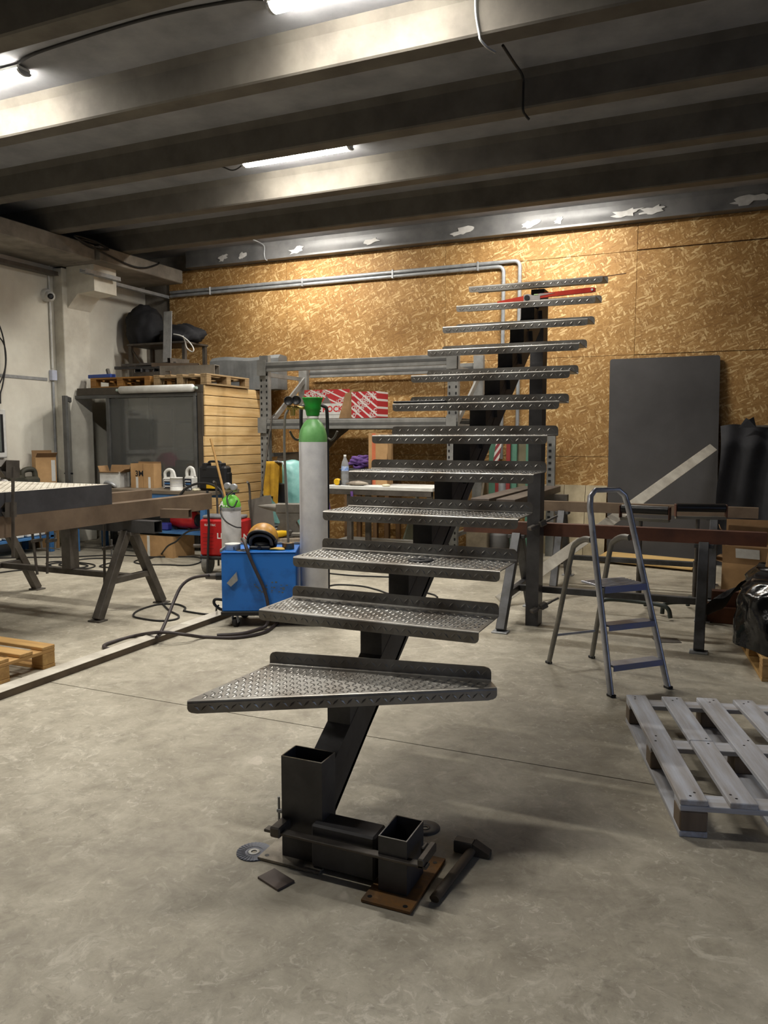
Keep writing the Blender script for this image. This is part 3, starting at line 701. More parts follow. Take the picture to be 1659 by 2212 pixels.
# tray of checker plate over the tubes
t = thing('checker_plate_tray', 'grey steel tray with checker plate top lying over the brown tubes', 'steel tray', fr(-5.2, 3.8, .944))
tx0, tx1, ty0, ty1 = -6.05, -4.50, 2.2, 4.82
for nm, a in (('edge_beam', (tx1 - .008, tx1, ty0, ty1)), ('edge_beam', (tx0, tx0 + .008, ty0, ty1)), ('edge_beam', (tx0 + .008, tx1 - .008, ty1 - .008, ty1)), ('edge_beam', (tx0 + .008, tx1 - .008, ty0, ty0 + .008))):
    MB().bx(*a, .944, 1.105).build(nm, MILL if False else mat('tray_steel', (84, 84, 88), .5, .4, (66, 66, 70), 4), t)
pl = MB().bx(tx0 + .008, tx1 - .008, ty0 + .008, ty1 - .008, 1.095, 1.104).build('plate', FLAT, t)
rl = MB(); loz_field(rl, Vector((tx0 + .02, 3.3, 1.104)), EX, EY, EZ, tx1 - tx0 - .04, ty1 - 3.32, .032); rl.build('checker_relief', FLAT, pl, kind='stuff')
# steel bits on the ridge right of the A-frame
rect_tube('steel_offcut', 'short brown channel offcut lying on the right end of the trestle ridge', (-4.46, 5.02, .83) if False else (-4.40, 5.30, .832), (-4.15, 5.36, .832), .07, .075, BROWN, 'steel offcut')
# F-clamps
def f_clamp(name, label, top, length, depth, ang, handle=True, m=None, lean=(0, 0), group=None):
    """bar clamp standing: bar down from top, fixed arm at top, sliding arm with screw"""
    M = Matrix.Translation(top) @ Matrix.Rotation(math.radians(ang), 4, 'Z') @ Matrix.Rotation(math.radians(lean[0]), 4, 'Y') @ Matrix.Rotation(math.radians(lean[1]), 4, 'X')
    t = thing(name, label, 'clamp', M, group); m = m or DARKST
    MB(M).bx(-.012, .012, -.005, .005, -length, 0, .001).build('bar', m, t)
    MB(M).bx(0, depth, -.010, .010, -.03, 0, .004).build('fixed_arm', m, t)
    zs = -length * .45
    MB(M).bx(-.02, depth, -.012, .012, zs - .03, zs, .004).build('sliding_arm', m, t)
    s_ = MB(M).cyl((depth - .015, 0, zs - .10), (depth - .015, 0, zs + .05), .008, n=10); s_.build('screw', GALV, t)
    if handle: MB(M).cyl((depth - .015, -.06, zs - .095), (depth - .015, .06, zs - .095), .006, n=8).build('tommy_bar', GALV, t)
    return t
f_clamp('bar_clamp', 'tall bar clamp standing up at the left edge over the checker plate tray', (-4.44, 3.83, 1.28), .62, -.1, 0, lean=(0, -3))
pc = PX(213, 1145, -4.75); f_clamp('bar_clamp', 'bar clamp hanging from the trestle beside the centre strut', (-4.78, 5.02, .835), .62, .1, 90, lean=(0, 2))
f_clamp('bar_clamp', 'bar clamp hanging at the far left end of the trestle', (-5.42, 5.02, .835), .56, .1, 90, lean=(0, 4))
f_clamp('bar_clamp', 'thin bar clamp hanging near the left end of the trestle', (-5.64, 5.02, .835), .58, .1, 90, lean=(0, -6))
M = fr(-4.58, 4.88, .58, 0)
# pale pallet at the left edge
pallet('wooden_pallet', 'fresh pale wooden pallet cut off by the left edge', fr(-4.53, 3.25, 0, 0), (PALN, PALY, PALN), 5)
# long flat bar on the floor
t = thing('flat_bar', 'long pale steel profile lying on the floor towards the blue welding set', 'flat bar', fr(-3.745, 3.8, 0))
MB().bx(-3.80, -3.69, 1.9, 5.62, .0, .042, .002).build('web', mat('profile_side', (104, 90, 74), .6, .2, (80, 68, 56), 6), t)
MB().bx(-3.802, -3.688, 1.9, 5.62, .0421, .046, .001).build('top_face', FLAT, t)

# ================================================================ LEFT BACK: BENCH, SHELF, BOOTH
t = thing('workbench', 'blue steel workbench with dark worn top in front of the glazed booth', 'workbench', fr(-7.0, 7.75, 0))
bx0, bx1, by0, by1, bz = -7.75, -5.52, 7.50, 8.12, .84
MB().bx(bx0, bx1, by0, by1, bz - .045, bz, .005).build('worktop', BENCHW, t)
for y in (by0 + .04, by1 - .04): MB().bx(bx0 + .05, bx1 - .05, y - .02, y + .02, bz - .115, bz - .046, .003).build('rail', BLUEB, t)
for x in (bx0 + .07, bx1 - .12):
    for y in (by0 + .05, by1 - .05): MB().bx(x - .035, x + .035, y - .035, y + .035, 0, bz - .046, .004).build('leg', BLUEB, t)
MB().bx(bx0 + .1, bx1 - .16, by0 + .09, by1 - .09, .30, .335, .004).build('lower_shelf', BLUEB, t)
# blue shelf unit along the left wall
t = thing('shelf_unit', 'blue steel shelf unit with white bins along the left wall', 'shelf', fr(-8.2, 6.4, 0))
for x in (-8.44, -7.98):
    for y in (5.3, 6.3, 7.42): MB().bx(x - .03, x + .03, y - .03, y + .03, 0, .88, .004).build('post', BLUEB, t)
for z in (.22, .88): MB().bx(-8.47, -7.95, 5.25, 7.46, z - .03, z, .003).build('shelf_board', BLUEB, t)
for k in range(6):
    b = tag(MB().bx(-8.42, -7.99, 5.42 + .33 * k, 5.70 + .33 * k, .225, .50, .012).build('storage_bin', WHITE), 'white storage bin, %s on the blue shelf by the left wall' % ('first', 'second', 'third', 'fourth', 'fifth', 'farthest')[k], 'bin', 'white bins on the blue shelf')
    for zz in (.34, .42): MB().bx(-7.989, -7.985, 5.46 + .33 * k, 5.49 + .33 * k, zz, zz + .04).build('notch', BLACK, b)
# things on the shelf unit
M = fr(-8.2, 6.55, .88); tag(MB(M).blob((0, 0, .13), (.16, .2, .18), 5, .1, zmin=None).build('pink_bag', PINK), 'crumpled pink bag on the shelf at the left edge', 'bag')
bpy.data.objects['pink_bag'].location.z = .882
M = fr(-8.10, 6.84, .882, 60)
t = thing('label_bottle', 'white bottle with dark printed label lying on the left shelf', 'bottle', M)
MB(M @ Matrix.Translation((0, 0, .045)) @ Matrix.Rotation(pi / 2, 4, 'X')).lathe([(.02, -.16), (.042, -.13), (.044, .1), (.03, .13), (.014, .15), (.014, .18)], n=16).build('body', WHITE, t)
MB(M @ Matrix.Translation((0, 0, .045)) @ Matrix.Rotation(pi / 2, 4, 'X')).lathe([(.0452, -.09), (.0452, .06)], n=16, cap=False).build('label_band', BLACK, t)
for k, (yy, w, h, a, lab) in enumerate(((7.06, .17, .24, 12, 'olive plastic canister with open grip on the left shelf, nearer one'), (7.31, .15, .19, -8, 'olive plastic canister with open grip on the left shelf, farther one'))):
    M = fr(-8.2, yy, .882, a); t = thing('canister', lab, 'canister', M, 'olive canisters')
    MB(M).bx(-.1, .1, -w * .75, w * .75, 0, h * .5, .03).build('body', OLIVE, t)
    MB(M).tube(spl([(0, -w * .6, h * .42), (0, -w * .55, h * .85), (0, 0, h), (0, w * .5, h * .9), (0, w * .62, h * .45)], 5), .035, 8).build('handle', OLIVE, t)
carton('carton', 'tall brown carton with torn flaps beside the pilaster', fr(-8.28, 7.64, 0, 62), .26, .18, 1.22, (('f', 55, .10), ('b', 10, .09)), tape=(.09, .05, .9, 1.18))
t = thing('wall_monitor', 'white framed wall monitor with grey screen at the left edge', 'monitor', Matrix.Translation((XL, 6.8, 1.2)))
MB().bx(XL, XL + .06, 6.45, 7.21, 1.22, 1.84, .012).build('housing', WHITE, t)
MB().bx(XL + .061, XL + .064, 6.5, 7.16, 1.29, 1.775).build('bezel', BLACK, t)
MB().bx(XL + .0645, XL + .066, 6.52, 7.12, 1.30, 1.765).build('screen', mat('grey_screen', (104, 110, 106), .3, 0, (86, 92, 88), 5), t)
for k in range(5): MB().bx(XL + .0665, XL + .067, 6.6, 7.08, 1.38 + k * .07, 1.385 + k * .07).build('screen_line', mat('screen_ink', (60, 66, 64), .5), t)
tag(MB().bx(XL + .005, XL + .11, 6.9, 7.1, 1.842, 1.90, .01).build('paper_stack', WHITE), 'small stack of papers on top of the wall monitor', 'papers')

# ---- glazed booth
BX0, BX1, BY0, BY1, BZ = -8.30, -6.17, 8.30, 9.80, 2.16
BFR = mat('booth_frame', (78, 70, 60), .6, .1, (60, 54, 46), 5); BFG = mat('booth_grey', (104, 104, 102), .5, .3, (84, 84, 82), 6)
t = thing('glazed_booth', 'small workshop booth with large dusty window toned for reflections, open door and plank side wall', 'booth', fr(-7.2, 9.0, 0))
MB().bx(BX0, BX1, BY0 - .02, BY0 + .06, BZ - .10, BZ, .004).build('front_beam', BFR, t)
MB().bx(BX0, BX1, BY0 + .061, BY1, BZ - .04, BZ, .003).build('roof', BFR, t)
MB().bx(BX1 - .085, BX1 - .005, BY0 - .02, BY0 + .06, 0, BZ - .101, .004).build('corner_post', BFR, t)
xd = PY(236, 900, BY0).x; xw1 = BX1 - .10
MB().bx(BX0 - .15, xw1 + .01, BY0 - .03, BY0 + .03, BZ - .145, BZ - .101, .003).build('window_head', BFG, t)
MB().bx(xd - .03, xd + .03, BY0 - .03, BY0 + .03, 0, BZ - .146, .003).build('mullion', BFG, t)
MB().bx(xw1 - .045, xw1, BY0 - .03, BY0 + .03, 0, BZ - .146, .003).build('mullion', BFG, t)
MB().bx(xd + .031, xw1 - .046, BY0 - .03, BY0 + .03, .78, .83, .003).build('window_sill', BFG, t)
MB().bx(xd + .031, xw1 - .046, BY0 - .02, BY0 + .02, 0, .779, .002).build('kick_panel', BFG, t)
MB().bx(xd + .031, xw1 - .046, BY0 - .004, BY0 + .004, .831, BZ - .147).build('pane', GLASS, t)
MB().bx(BX0, BX1 - .03, BY1 - .03, BY1, 0, BZ - .041).build('back_wall', mat('booth_inside', (200, 196, 186), .9), t)
xdl = PY(160, 900, BY0).x
MB().bx(xdl - .04, xdl + .02, BY0 - .03, BY0 + .03, 0, BZ - .146, .003).build('door_jamb', BFG, t)
# open door leaf swung towards the camera
dl = MB(); d0 = Vector((xdl - .01, BY0 - .04, 0)); d1 = PY(141, 900, BY0 - .55); d1.z = 0
for a, b in (((0, .05), (1, .05)), ((0, 2.0), (1, 2.0))):
    dl.bar(d0.lerp(d1, a[0]) + EZ * a[1], d0.lerp(d1, b[0]) + EZ * b[1], .04, .06)
for s_ in (0.03, .97): dl.bar(d0.lerp(d1, s_) + EZ * .02, d0.lerp(d1, s_) + EZ * 2.03, .06, .04)
dr = dl.build('door', BFG, t)
dg = MB(); dg.bar(d0.lerp(d1, .06) + EZ * 1.02, d0.lerp(d1, .94) + EZ * 1.02, .006, 1.9); dg.build('pane', GLASS, dr)
dh = MB(); h0 = d0.lerp(d1, .9) + EZ * 1.0; dh.cyl(h0 + Vector((-.06, 0, 0)), h0 + Vector((.08, 0, 0)), .012, n=8); dh.build('handle', BLACK, dr)
# planks
MB().bx(BX1 - .02, BX1 - .006, BY0 + .061, BY1 - .03, .01, BZ - .041).build('side_backing', BLACK, t)
zz = BZ - .008; k = 0
while zz > .05:
    h = .1315; z0 = max(zz - h, .01); off = random.uniform(-.004, .004)
    MB().bx(BX1 - .005 , BX1 + .021 + off, BY0 + (-.018 if k > 4 else .005), BY1 - .01, z0 + .009, zz, .003).build('plank', LARCH, t); zz -= h; k += 1
# inside the booth: fuse box and leaning sheet seen through glass
tag(MB().bx(-6.72, -6.50, BY1 - .15, BY1 - .04, 1.32, 1.62, .01).build('fuse_box', GREYP), 'grey fuse box on the booth back wall behind the glass', 'fuse box')
tag(MB().bar((-7.02, BY1 - .5, 0), (-7.18, BY1 - .1, 1.42), .25, .02, .002, (0, 1, 0)).build('leaning_board', PANEL), 'grey board leaning inside the booth behind the window', 'board')
t = thing('shelf', 'grey shelf with dark stock inside the booth behind the window', 'shelf', fr(-7.7, 9.5, 0))
for z in (.4, .9, 1.3, 1.7): MB().bx(-7.95, -7.50, 9.35, 9.74, z, z + .03).build('shelf_board', BLUEB if z == .9 else RACK, t)
for x in (-7.93, -7.52): MB().bx(x - .02, x + .02, 9.36, 9.40, 0, 1.9).build('post', RACK, t)
carton('carton', 'brown carton standing inside the booth at the window corner', fr(-6.62, 8.95, 0), .42, .36, 1.12, (('b', 8, .12),))
# spare tube lamp lying on the booth edge
M = fr(0, 0); a, b = PY(258, 835, BY0 - .05), PY(424, 833, BY0 - .05); zc = BZ + .005
M = Matrix.Translation((a.x, BY0 - .03, BZ)) ; ln = b.x - a.x
t = thing('spare_lamp', 'unlit white tube lamp fixed along the top edge of the booth', 'lamp', M)
M2 = Matrix.Translation((a.x, BY0 - .075, BZ - .045))
MB(M2 @ Matrix.Rotation(pi / 2, 4, 'Y')).lathe([(.0, 0), (.03, .02), (.05, .04), (.05, ln - .04), (.03, ln - .02), (0, ln)], n=16, cap=False).build('diffuser', WHITE, t)
for s_ in (0, 1): MB(M2).cyl((-.03 + s_ * (ln + .005), 0, 0), (.005 + s_ * (ln + .005) + .02, 0, 0), .018, n=10).build('end_cap', mat('lamp_cap', (188, 206, 196), .5), t)
# ---- on top of the booth
pa = pallet('wooden_pallet', 'orange-brown pallet lying on the left part of the booth roof', fr(-7.62, 8.78, BZ, 0), (PALO, PALO, PALO), 5, 1.05, .8)
pb = pallet('wooden_pallet', 'weathered pallet on the booth roof next to the plank wall', fr(-6.55, 8.80, BZ, 90), (mat_wood('roof_pallet', (168, 142, 104), (136, 112, 80), 0),) * 3, 5, .98, .86)
PT = BZ + .145
scrap = [('hollow', (-7.75, 8.45, PT + .13), (-6.75, 8.55, PT + .11), .05, .04, 'long thin square tube in the steel scrap on the booth roof'),
         ('hollow', (-7.45, 8.52, PT + .03), (-6.85, 8.50, PT + .03), .10, .06, 'wide flat tube lying in the steel scrap on the booth roof'),
         ('hollow', (-7.05, 8.46, PT + .085), (-7.0, 9.1, PT + .085), .09, .05, 'dark tube lying crosswise on the scrap pile'),
         ('hollow', (-7.35, 8.44, PT + .085), (-7.3, 9.1, PT + .085), .11, .05, 'black tube lying crosswise left on the scrap pile'),
         ('hollow', (-6.85, 8.44, PT + .03), (-6.8, 9.1, PT + .03), .10, .06, 'square tube end facing the camera on the scrap pile'),
         ('hollow', (-7.60, 8.40, PT + .16), (-6.95, 8.75, PT + .20), .03, .03, 'thin bar lying diagonally on top of the scrap pile')]
scrap += [('hollow', (-7.15, 8.50, PT + .155), (-6.55, 8.72, PT + .15), .07, .05, 'brown square tube slanting over the middle of the scrap pile'),
          ('hollow', (-7.0, 8.66, PT + .215), (-6.98, 9.05, PT + .225), .05, .09, 'upright dark offcut on top of the scrap pile'),
          ('hollow', (-7.5, 8.60, PT + .155), (-7.02, 8.66, PT + .165), .06, .05, 'dark square tube across the left of the scrap pile')]
for k, (_, a, b, w, h, lab) in enumerate(scrap): rect_tube('steel_offcut', lab, a, b, w, h, (MILL, DARKST, MILL, MILL, BROWN, DARKST, BROWN, DARKST, MILL)[k], 'steel offcut', 'steel scrap on the booth roof', .005)
rect_tube('channel_offcut', 'thick pale grey box section lying at the right on the booth roof', (-6.98, 8.50, PT + .065), (-6.18, 8.62, PT + .065), .14, .13, mat('pale_scrap', (150, 144, 134), .6, .2, (120, 114, 106), 5), 'steel offcut', 'steel scrap on the booth roof')
tag(MB(fr(-8.0, 8.45, PT, -4)).bx(-.22, .22, -.05, .05, 0, .05, .006).build('blue_profile', mat('blue_profile', (48, 80, 168), .5)), 'short blue profile at the left end of the booth roof', 'profile')
tag(MB().bar((-7.9, 8.5, PT), (-7.96, 8.52, PT + .13), .04, .04, .003).build('angle_piece', DARKST), 'small dark angle piece standing beside the blue profile', 'steel offcut', 'steel scrap on the booth roof')
# rack table behind with the black bag
t = thing('metal_table', 'dark metal table standing on the booth roof in the corner', 'table', fr(-7.35, 9.55, BZ))
tz = PY(400, 742, 9.5).z; tx0_, tx1_ = PY(282, 745, 9.3).x, PY(434, 745, 9.6).x
MB().bx(tx0_, tx1_, 9.22, 9.78, tz - .03, tz, .004).build('table_top', DARKST, t)
for x in (tx0_ + .04, tx1_ - .04):
    for y in (9.26, 9.74): MB().bx(x - .025, x + .025, y - .025, y + .025, BZ, tz - .031).build('leg', DARKST, t)
MB().bar((tx0_ + .06, 9.26, tz - .08), (tx0_ + .45, 9.26, BZ + .1), .02, .02).build('brace', DARKST, t)
c = PY(312, 715, 9.5); tag(MB().blob((c.x, 9.5, tz + .26), (.33, .24, .36), 21, .10, 2.4, 44, 26, tz, .10).build('black_bag', BAG), 'big bulging black cloth bag on the corner table', 'bag')
c = PY(385, 715, 9.5); tag(MB().blob((c.x + .05, 9.5, tz + .12), (.38, .22, .19), 23, .14, 2.6, 44, 22, tz, .12).build('black_cloth', BAG), 'crumpled black cloth heap on the right of the corner table', 'cloth')
a, b = PY(351, 775, 9.0), PY(351, 670, 9.05)
tag(MB().bar((a.x, 9.08, PT), (b.x, 9.17, b.z), .145, .012, .002, (0, 1, 0)).build('steel_plate', GALV), 'narrow upright galvanised plate leaning against the corner table', 'steel plate')
cable('white_cable', 'pale cable looping down from the corner table', [PY(375, 722, 9.2), PY(392, 726, 9.18), PY(408, 738, 9.17), PY(418, 753, 9.17), PY(415, 760, 9.17), PY(404, 752, 9.17), PY(400, 738, 9.18), PY(395, 726, 9.2)], .01, WHITE)
# grey sheeted box at the back of the booth roof
x0, x1, z1 = PY(462, 800, 9.6).x, -5.78, PY(500, 775, 9.6).z
mb = MB(); nn = 20
def _tp(u, v):
    w = [(0, 0), (0, z1 - BZ - .03), (.02, z1 - BZ), (.2, z1 - BZ + .01), (.25, z1 - BZ - .04), (.27, .0)][int(round(v * 5))]
    return (x0 + (x1 - x0) * u, 9.76 - w[0] + .008 * math.sin(11 * u + v * 5), BZ + .001 + w[1] * (1 + .03 * math.sin(8 * u)))
mb.grid(_tp, nn, 5, False)
for u in (0, 1): mb.add([_tp(u, k / 5) for k in range(6)], [(0, 1, 2, 3, 4, 5)])
tag(mb.build('grey_sheeted_box', mat('grey_tarp', (124, 126, 126), .5, .1, (98, 100, 100), 4, .3, 10)), 'grey sheeted box at the back of the booth roof next to the rack', 'box')

# ---- on the bench
bt = bz
p = PY(248, 1030, 7.8)
carton('carton', 'white carton with open brown flaps on the blue bench', fr(p.x, 7.80, bt, 12), .28, .24, .19, (('l', 20, .09), ('b', 25, .10), ('r', 60, .09), ('f', 75, .04)), m=WHITE)
p = PY(314, 1010, 7.85)
t = carton('carton', 'brown carton with 3M print, open like a screen, on the blue bench', fr(p.x, 7.86, bt, 4), .35, .16, .31, (('b', 0, .02),), tape=(-.08, .035, .0, .14))
Mt = W[t.name] @ Matrix.Translation((-.105, -.0822, .15)) @ XZ
put_text(t, '3M', .10, Mt, BLACK)
MB(W[t.name]).bx(.09, .125, -.0815, -.0805, 0, .14).build('paper_strip', WHITE, t)
MB(W[t.name]).bx(.012, .018, -.0815, -.0803, 0, .31).build('corner_fold', CARDD, t)
def jug(name, label, M, m, h=.24, w=.17, d=.10):
    t = thing(name, label, 'jug', M, 'white jugs on the bench')
    MB(M).bx(-w / 2, w / 2, -d / 2, d / 2, 0, h * .62, .02).build('body', m, t)
    MB(M).tube(spl([(-w * .42, 0, h * .55), (-w * .4, 0, h * .85), (-w * .1, 0, h), (w * .25, 0, h * .93), (w * .42, 0, h * .6)], 6), .02, 8).build('handle', m, t)
    MB(M).cyl((w * .2, 0, h * .62), (w * .2, 0, h * .86), .03, .022, 12).build('neck', m, t)
    MB(M).cyl((w * .2, 0, h * .86), (w * .2, 0, h * .97), .026, n=12).build('cap', WHITE, t)
    l = MB(M).bx(-w * .36, w * .36, -d / 2 - .002, -d / 2 - .0005, .015, h * .50).build('label_sheet', mat('jug_label', (28, 32, 52), .5), t)
    for k in range(3): MB(M).bx(-w * .26, w * .26, -d / 2 - .0032, -d / 2 - .0021, .03 + k * .035, .045 + k * .035).build('print_line', (WHITE, BLUEB, WHITE)[k], l)
    for k in range(4): MB(M).cyl((-w * .30, -d / 2 - .0032, .025 + k * .026), (-w * .30, -d / 2 - .0021, .025 + k * .026), .008, n=8).build('print_dot', WHITE, l)
    return t
p = PY(363, 1040, 7.72); jug('plastic_jug', 'white plastic jug with dark label behind the white tin on the bench', fr(p.x, 7.76, bt, 5), WHITE)
p = PY(408, 1035, 7.74); jug('plastic_jug', 'white plastic jug with dark label left of the black tool case', fr(p.x, 7.78, bt, -5), WHITE, .27, .15)
p = PY(382, 1040, 7.62); t = thing('tin', 'white round paint tin in front of the plastic jugs', 'tin', fr(p.x, 7.61, bt))
MB(W[t.name]).lathe([(.078, 0), (.078, .005), (.075, .006), (.075, .145), (.079, .147), (.079, .155), (.07, .156)], n=24).build('body', WHITE, t)
MB(W[t.name]).lathe([(.069, .156), (.065, .15), (.0, .15)], n=24, cap=False).build('lid', GALV, t)
for k, (z, w) in enumerate(((.05, .05), (.075, .07), (.115, .06))): MB(W[t.name]).lathe([(.0754, z), (.0754, z + .006)], n=24, cap=False).build('print_line', mat('pale_print', (186, 184, 190), .5), t)
# black tool case
p = PY(460, 1022, 7.70); M = fr(p.x, 7.74, bt, 6)
t = thing('tool_case', 'black plastic tool case with yellow label on the bench', 'tool case', M)
MB(M).bx(-.19, .19, -.075, .075, .005, .30, .025).build('shell', BLACK, t)
for x in (-.10, .10): MB(M).bx(x - .028, x + .028, -.083, .05, .25, .335, .008).build('latch', BLACK, t)
MB(M).tube(spl([(-.085, 0, .30), (-.075, 0, .345), (0, 0, .352), (.075, 0, .345), (.085, 0, .30)], 5), .014, 8).build('handle', BLACK, t)
for z in (.08, .16): MB(M).bx(-.14, .14, -.080, -.074, z, z + .02, .003).build('rib', BLACK, t)
MB(M).bx(-.075, .055, -.0805, -.0765, .03, .075).build('label_sheet', YELLOW, t)
MB(M).bx(.188, .205, -.05, .05, .08, .22, .006).build('side_clip', BLACK, t)
p = PZ(285, 1050, bt); t = tag(MB().tube(spl([(p.x - .07, 7.62, bt + .03), (p.x - .04, 7.60, bt + .07), (p.x + .04, 7.6, bt + .06), (p.x + .08, 7.63, bt + .02), (p.x, 7.66, bt + .025)], 5, True), .022, 8, True).build('tape_gun', GALV), 'grey tape dispenser lying between the white and brown cartons', 'tape dispenser')
cable('black_hose', 'black hose arching over the right end of the bench', [PY(380, 1085, 7.45), PY(398, 1058, 7.5), PY(425, 1045, 7.55), PY(455, 1046, 7.5), PY(478, 1062, 7.4), PY(484, 1090, 7.35)], .014)
for k, (px_, lab) in enumerate(((432, 'small grey clamp lying on the bench beside the hose'), (455, 'pale rag crumpled at the front of the bench'))):
    p = PZ(px_, 1058, bt); tag(MB().blob((p.x, 7.56, bt + .016), (.05, .03, .018), 30 + k, .2, zmin=bt).build(('small_clamp', 'rag')[k], (GALV, CREAM)[k]), lab, ('clamp', 'rag')[k])
# under the bench
p = PY(352, 1175, 7.75); carton('carton', 'closed brown carton with white tape strip under the blue bench', fr(p.x, 7.80, 0, -6), .62, .38, .26, (), open_=False, tape=(-.10, .045, 0, .258))
M = fr(PY(400, 1130, 7.8).x, 7.82, .336); t = thing('red_machine', 'red machine with black caps stored on the bench lower shelf', 'machine', M)
MB(M @ Matrix.Translation((0, 0, .12)) @ Matrix.Rotation(pi / 2, 4, 'Y')).lathe([(.07, -.18), (.11, -.16), (.115, 0), (.11, .16), (.07, .18)], n=20).build('body', RED, t)
for s_ in (-1, 1): MB(M @ Matrix.Translation((s_ * .19, 0, .12)) @ Matrix.Rotation(pi / 2, 4, 'Y')).lathe([(.075, -.02), (.075, .02)], n=18).build('end_cap', BLACK, t)
for s_ in (-1, 1): MB(M).bx(s_ * .1 - .02, s_ * .1 + .02, -.08, .08, 0, .025).build('foot', BLACK, t)
tag(MB(fr(PY(362, 1140, 7.7).x, 7.66, .336)).bx(-.07, .07, -.05, .05, 0, .09, .015).build('blue_box', mat('indigo_box', (58, 62, 150), .5)), 'small indigo box on the bench lower shelf', 'box')

# ================================================================ BLUE WELDING SET WITH GAS CYLINDER
c0 = PZ(480, 1325, .115); M = fr(c0.x, c0.y, 0, 25.0)
WL, WD, WZ = .575, .40, .60
t = thing('welding_set', 'blue wheeled welding power source with worn paint and caster trolley', 'welding machine', M)
MB(M).bx(0, WL, 0, WD, .13, WZ - .012, .006).build('cabinet', BLUE, t)
lid = MB(M).bx(-.008, WL + .004, -.008, WD + .008, WZ - .0118, WZ, .004).build('tray', BLUE, t)
for a in ((-.008, .006, -.008, WD + .008), (-.008, WL + .004, WD - .006, WD + .008)): MB(M).bx(a[0], a[1], a[2], a[3], WZ, WZ + .02, .002).build('rim', mat('worn_grey_rim', (132, 132, 128), .5, .2), lid)
MB(M).bx(-.01, .83, -.005, WD + .005, .095, .129, .004).build('base_frame', BLACK, t)
for x, y, a in ((.10, .04, 70), (.74, .06, 10), (.12, WD - .05, 10), (.74, WD - .05, 30)):
    f_, w_ = MB(M), MB(M); caster(f_, w_, (x, y, 0), .038, math.radians(a)); cw = w_.build('caster_wheel', RUBBER, t); f_.build('caster_fork', GALV, cw)
hp = M @ Matrix.Translation((.045, -.004, .36))
MB(hp).add([(0, 0, 0), (.075, 0, .085), (.085, 0, .02), (.03, 0, -.03), (.0, -.03, 0), (.075, -.045, .085), (.085, -.03, .02), (.03, -.02, -.03)],
           [(4, 7, 6, 5), (0, 1, 5, 4), (1, 2, 6, 5), (2, 3, 7, 6), (3, 0, 4, 7)]).build('connector_plate', GALV, t)
sk = MB(M); sk.cyl((-.06, .10, .39), (0, .10, .39), .03, n=14); sk.build('torch_socket', BLACK, t)
MB(M).cyl((-.14, .10, .39), (-.06, .10, .39), .022, .026, 12).build('torch_collar', DARKST, t)
MB(M).tube(spl([(-.0, .1, .20), (-.07, .1, .205), (-.08, .1, .17), (-.04, .1, .13), (0, .1, .12)], 5), .012, 8).build('cable_inlet', BLACK, t)
bk = MB(M).tube(spl([(.60, .36, .13), (.60, .36, 1.2), (.60, .36, 1.66), (.62, .36, 1.73), (.70, .36, 1.745), (.785, .36, 1.73), (.81, .36, 1.66), (.81, .36, 1.2), (.81, .36, .13)], 4), .014, 8); bk.build('push_frame', BLACK, t)
for s_, x in ((-1, .60), (1, .81)):
    MB(M).tube(spl([(x, .36, 1.48), (x + s_ * .03, .33, 1.46), (x + s_ * .06, .30, 1.48), (x + s_ * .085, .28, 1.53)], 4), .009, 8).build('hook', DARKST, t)
for k, (ox, oz, w) in enumerate(((.17, .31, .34), (.27, .27, .22))):   # faded print left on the side
    rnd = random.Random(k + 3)
    for q in range(12): 
        xx = ox + rnd.uniform(0, w); zz = oz + rnd.uniform(0, .05); MB(M).bx(xx, xx + rnd.uniform(.006, .02), -.0012, -.0004, zz, zz + rnd.uniform(.004, .012)).build('worn_print', mat('worn_print', (86, 96, 96), .6), t)
# gas cylinder
cx_, cy_ = .705, .20; M2 = M @ Matrix.Translation((cx_, cy_, .130))
t = thing('gas_cylinder', 'tall grey gas cylinder with bright green valve guard and gauges', 'gas cylinder', M2)
R_ = .112
MB(M2).lathe([(.06, 0), (R_ - .02, .004), (R_, .03), (R_, 1.315)], n=36).build('body', CYLG, t)
MB(M2).lathe([(R_ + .0002, 1.315), (R_ - .001, 1.36), (R_ - .012, 1.41), (.075, 1.46), (.052, 1.485), (.042, 1.495)], n=36, cap=False).build('shoulder', GREEND, t)
MB(M2).lathe([(.043, 1.493), (.046, 1.497), (.046, 1.515), (.043, 1.518)], n=24).build('neck_ring', WHITE, t)
MB(M2).lathe([(.048, 1.519), (.052, 1.53), (.057, 1.56), (.066, 1.575), (.063, 1.60), (.072, 1.625), (.077, 1.645), (.083, 1.655), (.083, 1.662), (.075, 1.66), (.066, 1.63), (.045, 1.56), (.0, 1.56)], n=28, cap=False).build('valve_guard', GREEN, t)
rg = MB(M2); rg.cyl((-.05, .0, 1.58), (-.17, -.03, 1.585), .012, n=10); rg.cyl((-.12, -.018, 1.58), (-.2, -.035, 1.58), .018, n=10); rg.cyl((-.155, -.025, 1.52), (-.155, -.025, 1.585), .02, n=10)
rgo = rg.build('regulator', mat('brass', (176, 150, 82), .35, .8), t)
for dx, dz in ((-.185, 1.635), (-.125, 1.64)):
    MB(M2 @ Matrix.Translation((dx, -.045, dz)) @ Matrix.Rotation(pi / 2, 4, 'X')).lathe([(.033, -.03), (.036, -.02), (.036, .012), (.031, .014), (.03, .006), (0, .006)], n=20).build('gauge', BLACK, rgo)
MB(M2).tube(spl([(-.19, -.035, 1.57), (-.215, -.04, 1.50), (-.222, -.045, 1.3), (-.215, -.05, 1.0), (-.205, -.05, .7), (-.20, -.05, .52)], 6), .010, 8).build('gas_hose', mat('grey_hose', (104, 100, 92), .6), t)
